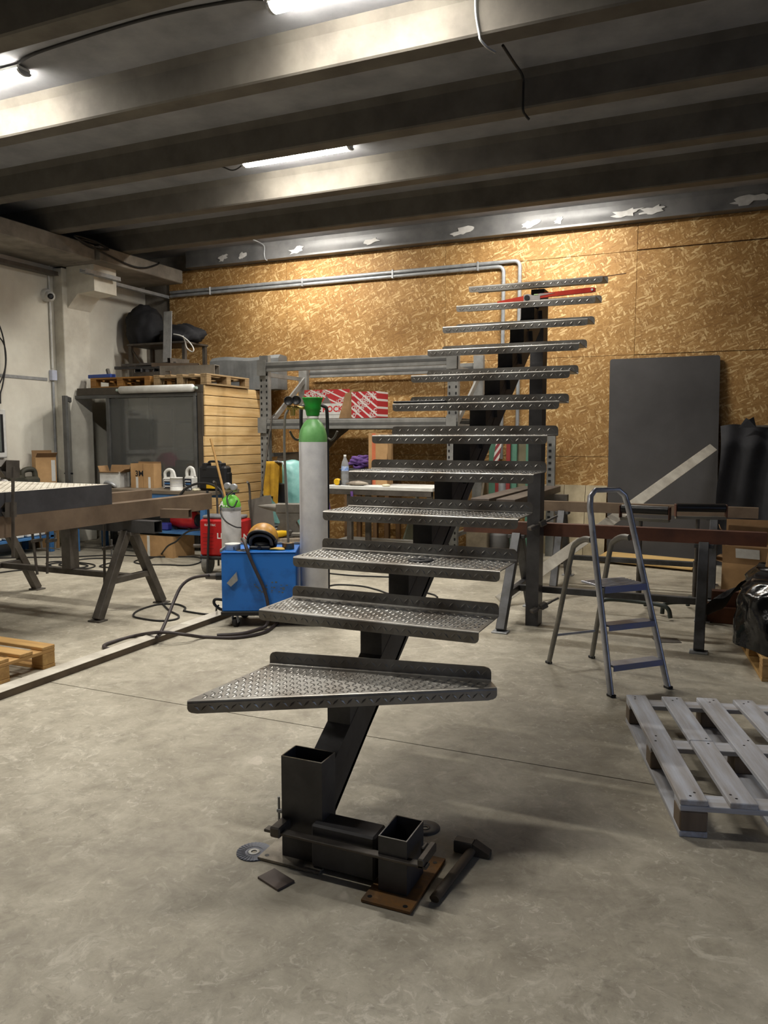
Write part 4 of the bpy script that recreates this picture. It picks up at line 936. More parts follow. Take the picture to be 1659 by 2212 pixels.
# on the tray
M3 = M @ Matrix.Translation((.30, .19, WZ))
t = thing('welding_helmet', 'yellow-brown welding helmet lying on the blue welding set, dark opening forward', 'helmet', M3 @ Matrix.Rotation(math.radians(-8), 4, 'Z'))
MH = W[t.name]; SHELL = mat('helmet_shell', (206, 156, 66), .4, 0, (158, 108, 40), 8, .05, 30)
def shell(k, ext):
    pole = Vector((0, .80, .60)).normalized(); e1 = Vector((1, 0, 0)); e2 = pole.cross(e1)
    def fn(u, v):
        a = 2 * pi * u; b = v * math.radians(ext); d = pole * math.cos(b) + (e1 * math.cos(a) + e2 * math.sin(a)) * math.sin(b)
        return (d.x * .12 * k, d.y * .14 * k, max(.002, .082 + d.z * .122 * k))
    return fn
mb = MB(MH); mb.grid(shell(1., 108), 28, 12, True, None, True); mb.build('shell', SHELL, t)
mb = MB(MH); mb.grid(shell(.95, 107), 28, 12, True, None, True); mb.build('lining', BLACK, t)
rimf = shell(.985, 108); MB(MH).tube([rimf(k / 28, 1.) for k in range(28)], .011, 8, True).build('rim', BLACK, t)
MB(MH).tube(spl([(-.085, -.05, .03), (-.08, -.07, .075), (-.05, -.08, .105), (0, -.082, .115), (.05, -.08, .105), (.08, -.07, .075), (.085, -.05, .03)], 5), .008, 6, False, (.014, .005)).build('headband', mat('grey_plastic', (82, 82, 84), .5), t)
MB(MH).bx(-.085, .085, -.105, -.07, 0, .03, .01).build('chin_bar', BLACK, t)
MB(MH).cyl((0, -.115, .018), (0, -.09, .018), .015, n=12).build('knob', BLACK, t)
for s_ in (-1, 1): MB(MH).cyl((s_ * .108, -.04, .06), (s_ * .124, -.04, .06), .02, n=14).build('pivot_knob', BLACK, t)
MB(MH).blob((0, -.03, .035), (.065, .05, .022), 7, .12, nu=16, nv=8).build('pad', BLACK, t)
M3 = M @ Matrix.Translation((.075, .10, WZ)); t = thing('tin', 'low round white tin at the left end of the blue welding set', 'tin', M3)
MB(M3).lathe([(.056, 0), (.06, .004), (.06, .038), (.062, .04), (.062, .05)], n=24).build('body', WHITE, t); MB(M3).lathe([(.061, .0505), (.05, .052), (.0, .05)], n=24, cap=False).build('lid', WHITE, t)
put_text(t, 'S', .03, M3 @ Matrix.Translation((.012, -.0612, .01)) @ XZ, BLACK)
M3 = M @ Matrix.Translation((.505, .14, WZ)); t = thing('tin', 'small rusty open tin at the right end of the blue welding set', 'tin', M3)
MB(M3).lathe([(.044, 0), (.048, .003), (.048, .045), (.05, .047), (.05, .05), (.047, .05), (.045, .01), (0, .01)], n=24, cap=False).build('body', mat('rusty_tin', (134, 116, 92), .5, .6, (92, 74, 56), 14), t)
M3 = M @ Matrix.Translation((.43, .08, WZ)); tag(MB(M3).blob((0, 0, .01), (.06, .035, .012), 41, .15, zmin=0, nu=18, nv=8).build('leather_pad', mat('ochre_leather', (206, 168, 84), .8)), 'flat ochre leather pad on the tray in front of the helmet', 'pad')
M3 = M @ Matrix.Translation((.16, .06, WZ)); tag(MB(M3).lathe([(.02, 0), (.055, 0), (.055, .004), (.02, .004)], n=24, cap=False).build('grinding_disc', DARKST), 'thin grey disc lying on the tray beside the white tin', 'disc')
M3 = M @ Matrix.Translation((.16, .12, WZ))
t = thing('welding_torch', 'welding torch with pale grip resting on the tray, cable hanging down the front', 'torch', M3)
MB(M3).tube(spl([(.01, .02, .035), (.0, .0, .075), (-.005, -.02, .085)], 5), .014, 8).build('grip', CREAM, t)
MB(M3).tube(spl([(-.01, -.02, .085), (.02, -.10, .07), (.05, -.14, .0), (.10, -.15, -.12), (.17, -.152, -.28), (.20, -.16, -.40), (.205, -.17, -.5), (.19, -.18, -.565), (.14, -.22, -.585), (.03, -.35, -.588), (-.15, -.40, -.588)], 6), .014, 8).build('cable', HOSE, t)
# floor hoses
zf = .013
def fp(*q): return [PZ(x, y, zf) for x, y in q]
p0 = M @ Vector((-.14, .10, .39)); 
cable('torch_hose', 'brown hose dropping from the welding set socket to the flat bar', [p0, PY(448, 1243, p0.y - .02), PY(415, 1249, p0.y - .06), PY(392, 1266, p0.y - .12), PY(376, 1298, p0.y - .22), PY(360, 1338, p0.y - .38), PZ(347, 1366, .062), PZ(338, 1377, .060)], .0125, HOSE, 8, 8, 'hose')
cable('torch_hose', 'thick brown hose lying in a long loop across the flat bar', fp((600, 1345), (570, 1366), (510, 1377), (440, 1376)) + [PZ(400, 1371, .062), PZ(345, 1366, .085)] + fp((290, 1374), (240, 1388), (224, 1396), (236, 1402), (275, 1400), (300, 1394)), .0125, HOSE, 8, 8, 'hose')
def fq(*q): return [PZ(x, y, .008) for x, y in q]
cable('power_cable', 'thin cable curled in a ring on the floor behind the flat bar', fq((352, 1305), (365, 1318), (386, 1330), (378, 1338), (345, 1341), (305, 1336), (288, 1330), (300, 1318), (340, 1306), (380, 1305), (400, 1312), (397, 1319), (400, 1320), (430, 1325), (455, 1327), (466, 1322)) + [PZ(468, 1312, .05), PZ(472, 1308, .12)], .008, RUBBER)
cable('power_cable', 'thin cable rings on the floor behind the left trestle', fq((-10, 1238), (40, 1232), (85, 1229), (110, 1222), (100, 1216), (125, 1213), (165, 1217), (190, 1222), (165, 1227), (115, 1224), (105, 1219), (150, 1214), (195, 1218), (205, 1223), (185, 1228), (140, 1223), (130, 1218), (180, 1208), (240, 1206), (255, 1211), (215, 1223), (250, 1227)), .008, RUBBER)
cable('power_cable', 'thin cable stretched across the floor under the trestle towards the bench', fq((-10, 1206), (60, 1204), (150, 1203), (250, 1199), (330, 1203), (420, 1203), (435, 1212), (410, 1221), (360, 1220), (310, 1219), (290, 1213), (320, 1205), (370, 1200)), .008, RUBBER)
cable('power_cable', 'grey cable rising from the floor to the red welder', fq((300, 1210), (325, 1206), (345, 1200)) + [PY(362, 1180, 7.25), PY(380, 1170, 7.2), PY(392, 1158, 7.15), PY(410, 1147, 7.1), PY(436, 1144, 7.0)], .010, RUBBER)
cable('power_cable', 'thin cable on the floor behind the staircase', fq((705, 1238), (760, 1243), (830, 1246), (850, 1246)), .008, RUBBER)
cable('power_cable', 'thin cable curving out from under the middle treads', fq((700, 1268), (730, 1263), (780, 1266), (815, 1274), (850, 1284), (900, 1278), (935, 1284), (945, 1290)), .008, RUBBER)

# ================================================================ RED WELDER, SMALL CYLINDER, ANVIL CORNER
p = PZ(462, 1212, 0); M = fr(PY(490, 1150, 7.0).x, 7.0, 0, 12)
t = thing('red_welder', 'red welding machine on a two-wheeled trolley behind the blue set', 'welding machine', M)
MB(M).bx(-.26, .23, -.13, .15, .20, .60, .02).build('case', RED, t)
MB(M).bx(-.265, .235, -.135, .155, .16, .199, .01).build('base', BLACK, t)
MB(M).bx(-.24, .20, -.10, .12, .601, .64, .012).build('top_tray', mat('grey_top', (118, 118, 120), .5), t)
for x in (-.24, .17):
    MB(M).cyl((x, -.04, .11), (x + .06, -.04, .11), .11, n=22).build('wheel', mat('tyre', (120, 118, 112), .8, 0, (96, 94, 90), 30, .5, 80), t)
for x in (-.17, .22): MB(M).tube(spl([(x, .15, .05), (x, .15, .7), (x, .12, .95), (x + .02, .02, 1.0)], 5), .013, 8).build('handle', DARKST, t)
MB(M).tube([(-.165, -.16, .02), (-.13, -.17, .55), (-.15, -.15, .92)], .014, 8).build('strut', BLACK, t)
put_text(t, 'LINCOLN', .085, M @ Matrix.Translation((-.06, -.1315, .395)) @ XZ, WHITE)
put_text(t, 'ELECTRIC', .03, M @ Matrix.Translation((-.20, -.1315, .53)) @ XZ, WHITE)
for k in range(5): MB(M).bx(-.22, -.10, -.1318, -.1302, .28 + k * .04, .286 + k * .04).build('vent_slot', mat('vent_red', (120, 14, 16), .6), t)
MB(M).tube([(-.26, -.05, .30), (-.36, -.07, .30)], .02, 10).build('socket', DARKST, t)
# small argon cylinder
M = fr(PY(500, 1150, 6.45).x, 6.45, 0); t = thing('gas_cylinder', 'short grey cylinder with white letters on its green shoulder beside the red welder', 'gas cylinder', M)
MB(M).lathe([(.07, 0), (.098, .01), (.098, .775)], n=28).build('body', CYLG, t)
MB(M).lathe([(.0985, .775), (.096, .82), (.08, .87), (.05, .90), (.03, .91)], n=28).build('shoulder', mat('lime_green', (104, 190, 62), .4), t)
MB(M).lathe([(.1, .755), (.101, .76), (.101, .785), (.1, .79)], n=28).build('strap', GALV, t)
v = MB(M); v.cyl((0, 0, .905), (0, 0, .96), .016, n=10); v.cyl((-.06, 0, .95), (.09, -.01, .96), .014, n=10); v.build('valve', mat('brass2', (186, 176, 150), .3, .8), t)
for dx, dz in ((.055, .99), (-.02, 1.0)): MB(M @ Matrix.Translation((dx, -.03, dz)) @ Matrix.Rotation(pi / 2, 4, 'X')).lathe([(.03, -.03), (.033, -.02), (.033, .01), (.028, .012), (0, .008)], n=18).build('gauge', GALV, t)
MB(M).tube(spl([(.05, -.04, .95), (.02, -.09, .90), (.05, -.115, .82), (.10, -.10, .80), (.11, -.05, .86)], 5), .008, 6).build('gas_hose', BLACK, t)
MB(M).tube(spl([(-.10, -.02, .84), (-.05, -.11, .74), (.05, -.16, .66), (.17, -.18, .615), (.24, -.18, .61)], 6), .007, 6).build('lead', BLACK, t)
Mt = M @ Matrix.Translation((-.07, -.1005, .80)) @ Matrix.Rotation(math.radians(-22), 4, 'X') @ XZ
put_text(t, 'AR', .075, Mt, WHITE)
# chain and keys hanging, tool bars behind
for k, (px_, y0, y1, lean, lab) in enumerate(((455, 935, 1085, .10, 'brown wooden broom handle leaning over the bench end'),)):
    a, b = PY(px_ - 2, 948, 7.38), PY(488, 1080, 7.25)
    a.y = 7.40
    tag(MB().tube([a, b, b + (b - a) * 1.02], .014, 10).build('broom_handle', mat_wood('stick', (176, 136, 74), (140, 104, 54), 2)), lab, 'broom')
def rod(name, lab, a, b, r, m, cat, hook=None):
    mb = MB().tube([a, b] if not hook else [hook] + [a, b], r, 8); return tag(mb.build(name, m), lab, cat)
rod('pry_bar', 'steel pry bar leaning against the rack post', PY(588, 900, 8.64), PY(561, 1090, 8.30), .012, DARKST, 'bar', PY(594, 895, 8.655))
# stump and anvil
pa_ = PY(618, 1120, 6.75); M = fr(pa_.x + .03, 6.75, 0, 22)
tag(MB(M).lathe([(.19, 0), (.175, .1), (.17, .3), (.178, .47), (.172, .48), (0, .48)], n=22, cap=False).build('tree_stump', STUMPW), 'weathered tree stump carrying the anvil', 'stump')
t = thing('anvil', 'grey steel anvil with horn on the tree stump', 'anvil', M @ Matrix.Translation((0, 0, .481)))
MA = W[t.name]; AN = mat('anvil_steel', (120, 114, 104), .55, .4, (92, 87, 80), 6, .15, 40)
MB(MA).bx(-.15, .15, -.09, .09, 0, .05, .012).build('foot', AN, t)
MB(MA).prism([(-.13, .05), (.13, .05), (.08, .15), (.17, .24), (-.12, .24), (-.08, .15)], -.055, .055, Matrix(((1, 0, 0, 0), (0, 0, -1, 0), (0, 1, 0, 0), (0, 0, 0, 1)))).build('waist', AN, t)
MB(MA).bx(-.12, .24, -.06, .06, .241, .335, .006).build('body', AN, t)
MB(MA).grid(lambda u, v: (-.12 - .20 * v, .058 * (1 - v) ** .6 * math.cos(2 * pi * u), .29 + .02 * v + .043 * (1 - v) ** .7 * math.sin(2 * pi * u)), 18, 8, True, None, True).build('horn', AN, t)
M = M @ Matrix.Translation((-.08, -.13, .482)) @ Matrix.Rotation(math.radians(35), 4, 'Z')
t = thing('angle_grinder', 'yellow hand grinder lying on the stump behind the helmet', 'grinder', M)
MB(M @ Matrix.Translation((0, 0, .04)) @ Matrix.Rotation(pi / 2, 4, 'Y')).lathe([(.02, -.13), (.034, -.11), (.034, .03), (.028, .08)], n=16).build('body', YELLOW, t)
MB(M).bx(.075, .14, -.035, .035, .01, .075, .012).build('gear_head', DARKST, t)
MB(M).cyl((.11, 0, .004), (.11, 0, .0095), .058, n=22).build('disc', DARKST, t)
# chair with leather apron
M = fr(PY(566, 1060, 7.56).x, 7.56, 0, -25)
t = thing('tube_chair', 'chrome tube chair mostly hidden behind the leather apron', 'chair', M)
for s_ in (-1, 1):
    MB(M).tube(spl([(s_ * .19, -.20, 0), (s_ * .19, -.2, .44), (s_ * .19, .18, .46), (s_ * .18, .22, .85), (s_ * .13, .22, 1.16), (0, .22, 1.2)], 5), .012, 8).build('frame_tube', GALV, t)
    MB(M).tube([(s_ * .19, .2, .0), (s_ * .19, .17, .45)], .012, 8).build('leg', GALV, t)
MB(M).bx(-.2, .2, -.2, .18, .455, .49, .015).build('seat', BLACK, t)
MB(M).bx(-.16, .16, .205, .235, .72, .95, .012).build('backrest', BLACK, t)
mb = MB(M)
def apron(x0, x1, zt, zb, y0):
    def fn(u, v):
        s_ = v * 2 - .55
        if s_ < 0: return (x0 + (x1 - x0) * u, y0 + .06, zt + s_ * .5 )
        return (x0 + (x1 - x0) * u + .02 * math.sin(5 * v + 4 * u), y0 - .03 - .02 * math.sin(9 * u + 2 * v) - .02 * v, zt - (zt - zb) * s_ / 1.45)
    return fn
mb.grid(apron(-.16, .03, 1.225, .80, .20), 10, 16); mb.grid(lambda u, v: (.02 + .10 * u - .02 * v, .165 - .02 * v, 1.20 - .45 * v - .05 * u), 5, 8); mb.grid(lambda u, v: (.05 + .05 * u + .01 * math.sin(6 * v), .155, 1.10 - .50 * v + .03 * u), 2, 8)
tag(mb.build('leather_apron', LEATHER), 'yellow leather welding apron thrown over the tube chair', 'apron')
# turquoise wrapped bundle
c = PY(648, 1060, 7.95)
tag(MB().blob((-4.74, 8.02, .6), (.34, .24, .66), 51, .08, 2.0, 40, 26, .0, .04).build('wrapped_bundle', TEAL), 'turquoise plastic wrapped bundle standing behind the tall cylinder', 'bundle')
tag(MB().bar(PY(570, 1150, 7.2) , PY(560, 1075, 7.25), .30, .01, .001, (0, 1, 0)).build('grey_sheet', mat('dusty_sheet', (108, 102, 94), .7, .1)), 'dusty grey sheet leaning at the foot of the rack', 'sheet')

# ================================================================ PALLET RACK
RX0, RX1, RY0, RY1 = -5.52, -2.93, 8.72, 9.74
t = thing('pallet_rack', 'grey steel pallet rack against the board wall with two beam levels', 'rack', fr((RX0 + RX1) / 2, 9.2, 0))
hole = None
for x in (RX0, RX1):
    for y in (RY0, RY1):
        zt = PY(572 if x == RX0 else 988, 768 if x == RX0 else 752, RY0).z + (0.02 if y == RY1 else 0)
        u = MB(); u.bx(x - .065, x + .065, y, y + .006, .01, zt).bx(x - .065, x - .059, y + .0061, y + .07, .01, zt).bx(x + .059, x + .065, y + .0061, y + .07, .01, zt)
        up = u.build('upright', RACK, t)
        MB().bx(x - .08, x + .08, y - .02, y + .09, 0, .01).build('foot_plate', RACK, t)
        if y == RY0:
            for k in range(int((zt - .2) / .075)):
                for s_ in (-1, 1):
                    c = Vector((x + s_ * .04, y - .0012, .12 + .075 * k))
                    if hole is None:
                        h0 = c; hole = MB().prism(rounded(.022, .034, .008, 2), 0, .0012, Matrix.Translation(c + Vector((0, .0012, 0))) @ XZ).build('slot', BLACK, up); hp0 = up
                    else:
                        share(hole, up, W[up.name].inverted() @ Matrix.Translation(c - h0) @ W[hp0.name])
    zt2 = 2.36
    for z in (.3, 1.25, 1.62, 2.3): MB().bar((x, RY0 + .04, z), (x, RY1 + .04, z), .03, .05).build('frame_tie', RACK, t)
    for a, b in ((.3, 1.25), (1.62, 2.3)):
        MB().bar((x + .025, RY0 + .05, a), (x + .025, RY1 + .02, b), .025, .07).build('diagonal', RACK, t)
def rbeam(y, z, sgn):
    b = MB(); b.bx(RX0 + .066, RX1 - .066, y, y + .045, z - .12, z, .003)
    o = b.build('beam', RACK, t)
    MB().bx(RX0 + .066, RX1 - .066, y - .004, y, z - .075, z - .045).build('beam_groove', mat('rack_dark', (84, 83, 81), .6), o)
    for x in (RX0 + .03, RX1 - .03): MB().bx(x - .03 if x > -4 else x - .095 + .0, x + .095 - .0 if x > -4 else x + .035, y - .012, y - .0045, z - .17, z + .03).build('end_bracket', RACK, o)
zA, zB = PY(780, 785, RY0).z + .06, PY(780, 905, RY0).z
for y in (RY0 - .05, RY1 + .08):
    rbeam(y, zA, 1); rbeam(y, zB, 1)
tag(MB().bx(RX0 + .08, RX1 - .1, RY0 + .0 - .004, RY1 + .075, zB + .001, zB + .012).build('shelf_deck', DARKST), 'thin dark sheet deck lying on the lower rack beams', 'shelf deck')
# insulation cartons on the rack
DK = zB + .0125
STR = mat_stripe('red_diagonal_print', (186, 48, 52), (222, 214, 208), math.radians(-24), .085, .80)
STR2 = mat_stripe('red_diagonal_print_b', (178, 40, 46), (222, 214, 208), math.radians(-38), .075, .72)
p0_, p1_ = PY(655, 905, 8.85), PY(755, 905, 8.85)
w = p1_.x - p0_.x; M = fr((p0_.x + p1_.x) / 2, 9.0, DK)
hA = PY(700, 872, 8.85).z - DK; hT = PY(700, 842, 8.85).z - DK
t = thing('insulation_carton', 'white carton printed FIREROCK with raised red lettered flap on the rack', 'carton', M, 'printed cartons on the rack')
d = .34
MB(M).bx(-w / 2, w / 2, -d / 2, -d / 2 + .004, 0, hA).build('front_panel', WHITE, t)
for s_ in (-1, 1): MB(M).bx(s_ * w / 2 - .002, s_ * w / 2 + .002, -d / 2 + .004, d / 2, 0, hA).build('side_panel', STR, t)
MB(M).bx(-w / 2, w / 2, d / 2 - .004, d / 2, 0, hA).build('back_panel', CARD, t)
fl_ = MB(M).bx(-w / 2 + .03, w / 2 + .01, -d / 2 + .005, -d / 2 + .009, hA - .03, hT).build('front_flap', STR, t)
MB(M).bx(-w / 2 - .16, -w / 2 + .06, d / 2 - .03, d / 2 - .026, hA * .3, hT - .05).build('side_flap', CARD, t)
def clipr(M, x0, x1, z0, z1):
    I = M.inverted()
    def f(q): l = I @ Vector(q); return x0 <= l.x <= x1 and z0 <= l.z <= z1
    return f
def diag_text(parent, M, txt, size, x0, x1, z0, z1, y, ang, step, stag, m):
    k = 0; z = z0 - .3
    while z < z1 + .4:
        for q in (-1, 0, 1):
            MT = M @ Matrix.Translation((x0 + stag * (k % 3) + q * size * 6.3 * math.cos(ang), y, z + q * size * 6.3 * math.sin(ang))) @ XZ @ Matrix.Rotation(ang, 4, 'Z')
            put_text(parent, txt, size, MT, m, 'lettering', clip=clipr(M, x0, x1, z0, z1))
        z += step; k += 1
diag_text(fl_, M, 'ROCKWOOL', .075, -w / 2 + .035, w / 2 + .005, hA + .002, hT - .004, -d / 2 + .0038, math.radians(22), .093, .11, WHITE)
put_text(t, 'FI', .105, M @ Matrix.Translation((-w / 2 + .07, -d / 2 - .001, .085)) @ XZ, BLACK)
put_text(t, 'RE', .105, M @ Matrix.Translation((-w / 2 + .16, -d / 2 - .001, .085)) @ XZ, BLACK)
put_text(t, 'ROCK', .105, M @ Matrix.Translation((-w / 2 + .295, -d / 2 - .001, .085)) @ XZ, mat('print_red', (206, 34, 38), .6))
MB(M).bx(-w / 2 + .16, w / 2 - .06, -d / 2 - .001, -d / 2, .045, .052).build('print_line', mat('print_grey', (150, 148, 146), .6), t)
MB(M).prism([(-.09, hA - .02), (.0, hA + .10), (.08, hA - .02)], 0, .004, Matrix.Translation((.02, -d / 2 + .0045, 0)) @ XZ).build('torn_corner', mat('carton_grey_print', (120, 112, 106), .8), t)  # plain grey triangle rising above the front panel
q0, q1 = PY(762, 905, 8.85), PY(819, 905, 8.85); w2 = q1.x - q0.x; h2 = PY(790, 846, 8.85).z - DK
M = fr((q0.x + q1.x) / 2, 8.97, DK, -3); t = thing('insulation_carton', 'smaller red carton with white diagonal lettering at the right on the rack', 'carton', M, 'printed cartons on the rack')
fb = MB(M).bx(-w2 / 2, w2 / 2, -.15, -.146, 0, h2).build('front_panel', STR2, t)
for s_ in (-1, 1): MB(M).bx(s_ * w2 / 2 - .004, s_ * w2 / 2, -.146, .15, 0, h2).build('side_panel', STR2, t)
MB(M).bx(-w2 / 2, w2 / 2, .146, .15, 0, h2).build('back_panel', CARD, t)
MB(M).add([(-w2 / 2, -.15, 0), (-w2 / 2, -.15, h2), (-w2 / 2 - .06, -.20, h2 - .02), (-w2 / 2 - .13, -.24, 0), (-w2 / 2 - .003, -.147, 0), (-w2 / 2 - .003, -.147, h2), (-w2 / 2 - .063, -.197, h2 - .02), (-w2 / 2 - .133, -.237, 0)],
          [(0, 1, 2, 3), (7, 6, 5, 4), (0, 3, 7, 4), (1, 5, 6, 2), (2, 6, 7, 3)]).build('open_flap', CARDD, t)
diag_text(fb, M, 'ROCKWOOL', .062, -w2 / 2 + .004, w2 / 2 - .004, .004, h2 - .004, -.1512, math.radians(38), .092, .05, WHITE)
# ================================================================ WHITE-TOPPED TABLE IN FRONT OF THE RACK
ta, tb = PY(702, 1047, 7.95), PY(935, 1056, 7.95); TZt = (ta.z + tb.z) / 2
t = thing('work_table', 'white-topped work table with cluttered top behind the staircase', 'table', fr((ta.x + tb.x) / 2, 8.2, 0))
MB().bx(ta.x, tb.x, 7.95, 8.55, TZt - .04, TZt, .004).build('table_top', WHITE, t)
MB().bx(ta.x + .03, tb.x - .02, 7.955, 8.0, TZt - .10, TZt - .041, .003).build('apron', DARKST, t)
for x in (ta.x + .30, tb.x - .05):
    for y in (8.0, 8.5): MB().bx(x - .03, x + .03, y - .03, y + .03, 0, TZt - .041, .003).build('leg', DARKST, t)
b = PY(743, 1045, 8.05); M = fr(b.x, 8.08, TZt); t = thing('water_bottle', 'clear plastic water bottle with blue label on the white table', 'bottle', M)
MB(M).lathe([(.03, 0), (.043, .005), (.043, .05), (.040, .06), (.043, .07), (.043, .12), (.040, .13), (.043, .14), (.043, .23), (.035, .27), (.018, .31), (.014, .33)], n=20).build('body', CLEAR, t)
MB(M).lathe([(.0436, .165), (.0436, .22)], n=20, cap=False).build('label_band', mat('bottle_label', (92, 136, 214), .5, 0, (214, 224, 240), 30), t)
MB(M).lathe([(.016, .331), (.016, .352), (.0, .353)], n=14, cap=False).build('cap', WHITE, t)
b = PY(729, 1040, 8.02); M = fr(b.x, 8.02, TZt); t = thing('tape_measure', 'yellow tape measure on the left part of the white table', 'tape measure', M)
MB(M @ Matrix.Translation((0, 0, .04)) @ Matrix.Rotation(pi / 2, 4, 'X')).lathe([(.03, -.025), (.039, -.02), (.039, .02), (.03, .025)], n=20).build('case', YELLOW, t)
MB(M).bx(.02, .045, -.02, .02, .001, .06, .006).build('grip', BLACK, t); MB(M).bx(-.06, -.02, -.008, .008, .002, .006).build('blade_end', WHITE, t)
b = PY(775, 1042, 8.03); tag(MB().blob((b.x - .02, 8.04, TZt + .025), (.13, .06, .03), 61, .2, zmin=TZt, nu=26, nv=10, crease=.08).build('work_gloves', mat('glove', (178, 166, 150), .9, 0, (120, 108, 96), 12)), 'crumpled pale work gloves on the white table', 'gloves')
b = PY(835, 1042, 8.03); tag(MB().blob((b.x, 8.02, TZt + .012), (.055, .035, .014), 62, .15, zmin=TZt, nu=18, nv=8).build('paper_scrap', CREAM), 'crumpled cream paper scrap at the middle of the white table', 'paper')
b = PY(780, 1010, 8.40); t = thing('tool_crate', 'dark crate standing at the back of the white table', 'crate', fr(b.x, 8.38, TZt))
MB(W[t.name]).bx(-.20, .20, -.14, .14, 0, b.z - TZt - .03, .01).build('body', DARKST, t); MB(W[t.name]).bx(-.21, .21, -.15, .15, b.z - TZt - .03 + .0005, b.z - TZt - .01, .006).build('rim', BLACK, t)
zc = b.z - .009
t = thing('lifting_slings', 'heap of purple lifting slings on the crate behind the water bottle', 'sling', fr(b.x, 8.38, zc))
rnd = random.Random(9)
for k in range(7):
    cx2, cy2 = b.x + rnd.uniform(-.07, .07), 8.38 + rnd.uniform(-.05, .03); r1, r2, z_ = rnd.uniform(.06, .13), rnd.uniform(.03, .08), zc + .02 + k * .018
    a0 = rnd.uniform(0, 3); pts = [(cx2 + r1 * math.cos(a0 + 2 * pi * q / 7), cy2 + r2 * math.sin(a0 + 2 * pi * q / 7), z_ + rnd.uniform(-.014, .02)) for q in range(7)]
    MB().tube(spl(pts, 5, True), .02, 8, True, (.018, .006)).build('webbing_loop', PURPLE, t)
for k, (dx, zb_) in enumerate(((-.24, .55), (-.215, .62), (.10, .60))):
    tag(MB().tube(spl([(b.x + dx, 7.93, TZt - .06), (b.x + dx + .02, 7.925, TZt - .22), (b.x + dx + .03, 7.93, zb_)], 5), .02, 6, False, (.018, .004)).build('hanging_strap', PURPLE), ('purple strap hanging under the table, leftmost of three', 'purple strap hanging under the table, middle of three', 'purple strap hanging under the table, right one')[k], 'strap', 'purple straps under the table')
q0, q1 = PY(812, 1005, 8.45), PY(841, 936, 8.45)
M = fr((q0.x + q1.x) / 2, 8.40, TZt, 6); t = carton('carton', 'tall pale carton with orange tape at the back of the white table', M, q1.x - q0.x + .06, .22, q1.z - TZt, (), CARD, open_=False)
MB(M).bx(-.075, -.03, -.1113, -.1105, 0, q1.z - TZt).build('tape', mat('orange_tape', (206, 112, 74), .5), t)
MB(M).add([(.11, -.11, .38), (.16, -.16, .1), (.16, -.16, .02), (.11, -.11, .02)], [(0, 1, 2, 3), (3, 2, 1, 0)]).build('side_flap', CARDD, t)
# under the table
a = PZ(725, 1165, .22); b = PZ(905, 1174, .22)
t = thing('laminate_sheet', 'long white panel lying low under the table on two battens', 'panel', fr((a.x + b.x) / 2, a.y, 0))
MB().bx(a.x, b.x + .3, a.y - .02, a.y + .34, .185, .22, .003).build('board', WHITE, t)
for x in (a.x + .25, b.x): MB().bx(x - .03, x + .03, a.y, a.y + .3, 0, .184).build('batten', GREYB, t)
t = thing('wooden_stand', 'brown wooden stand with four legs behind the white table', 'stand', fr(PY(810, 1130, 9.3).x, 9.35, 0))
xa, xb = PY(752, 1120, 9.2).x, PY(845, 1120, 9.3).x; SW = mat_wood('brown_stand', (124, 92, 58), (92, 66, 40), 2)
for x in (xa, PY(813, 1120, 9.2).x, xb):
    for y in (9.18, 9.55): MB().bx(x - .03, x + .03, y - .03, y + .03, 0, .95, .003).build('leg', SW, t)
for y in (9.18, 9.55):
    for z in (.45, .90): MB().bx(xa, xb, y - .02, y + .02, z - .03, z + .03).build('rail', SW, t)
for x in (xa, xb): MB().bx(x - .02, x + .02, 9.2, 9.53, .42, .48).build('side_rail', SW, t)
MB().bx(xa - .05, xb + .05, 9.14, 9.59, .9505, .98).build('top_board', SW, t)
tag(MB().bar(PY(880, 1185, 8.9) * Vector((1, 1, 0)) if False else (PY(880, 1180, 8.9).x, 8.75, 0), (PY(905, 1100, 9.6).x, 9.62, .62), .30, .02, .002, (1, 0, 0)).build('green_board', mat('sage_board', (128, 132, 112), .8)), 'sage green board leaning under the staircase towards the wall', 'board')
# brown canvas roll on the floor level of the rack
a, b = PY(600, 1000, 8.95), PY(745, 925, 9.3)
tag(MB().tube(spl([(a.x, 9.0, a.z), (a.x + .45, 9.08, a.z + .10), (b.x - .15, 9.2, b.z - .1), (b.x, 9.3, b.z + .05)], 6), .09, 12).build('canvas_roll', mat('canvas', (96, 82, 66), .9, 0, (70, 60, 48), 8, .3, 30)), 'brown canvas roll slung under the lower rack beam', 'canvas')
# ================================================================ GREEN PRESS BEHIND THE STAIRS
gx0, gx1, gy = PY(1056, 1000, 9.3).x, PY(1178, 1000, 9.3).x, 9.3; gz = PY(1100, 938, gy).z
t = thing('hydraulic_press', 'green hydraulic press frame with red bars half hidden by the staircase', 'press', fr((gx0 + gx1) / 2, gy, 0))
for x0, x1 in ((gx0, gx0 + .10), (gx0 + .27, gx0 + .35), (gx0 + .46, gx0 + .52)):
    MB().bx(x0, x1, gy, gy + .12, .06, gz, .004).build('green_post', PRESSG, t)
MB().bx(gx0 - .05, gx0 + .62, gy - .15, gy + .3, 0, .059, .005).build('base', PRESSG, t)
MB().bx(gx0 + .351, gx0 + .459, gy + .03, gy + .09, .55, gz - .05).build('cover_panel', mat('press_panel', (126, 118, 92), .7), t)
for x in (gx0 + .09, gx0 + .225): MB().bx(x - .0, x + .05, gy - .03, gy - .001, .78 if x > gx0 + .2 else .8, gz - .02, .003).build('red_bar', mat('press_red', (150, 48, 44), .6), t)
MB().bx(gx0 - .02, gx0 + .56, gy + .001 - .0, gy + .13, gz + .0005, gz + .1, .004).build('crosshead', PRESSG, t)
MB().cyl((gx0 + .18, gy - .015, .72), (gx0 + .18, gy - .015, .95), .05, n=16).build('ram', GALV, t)
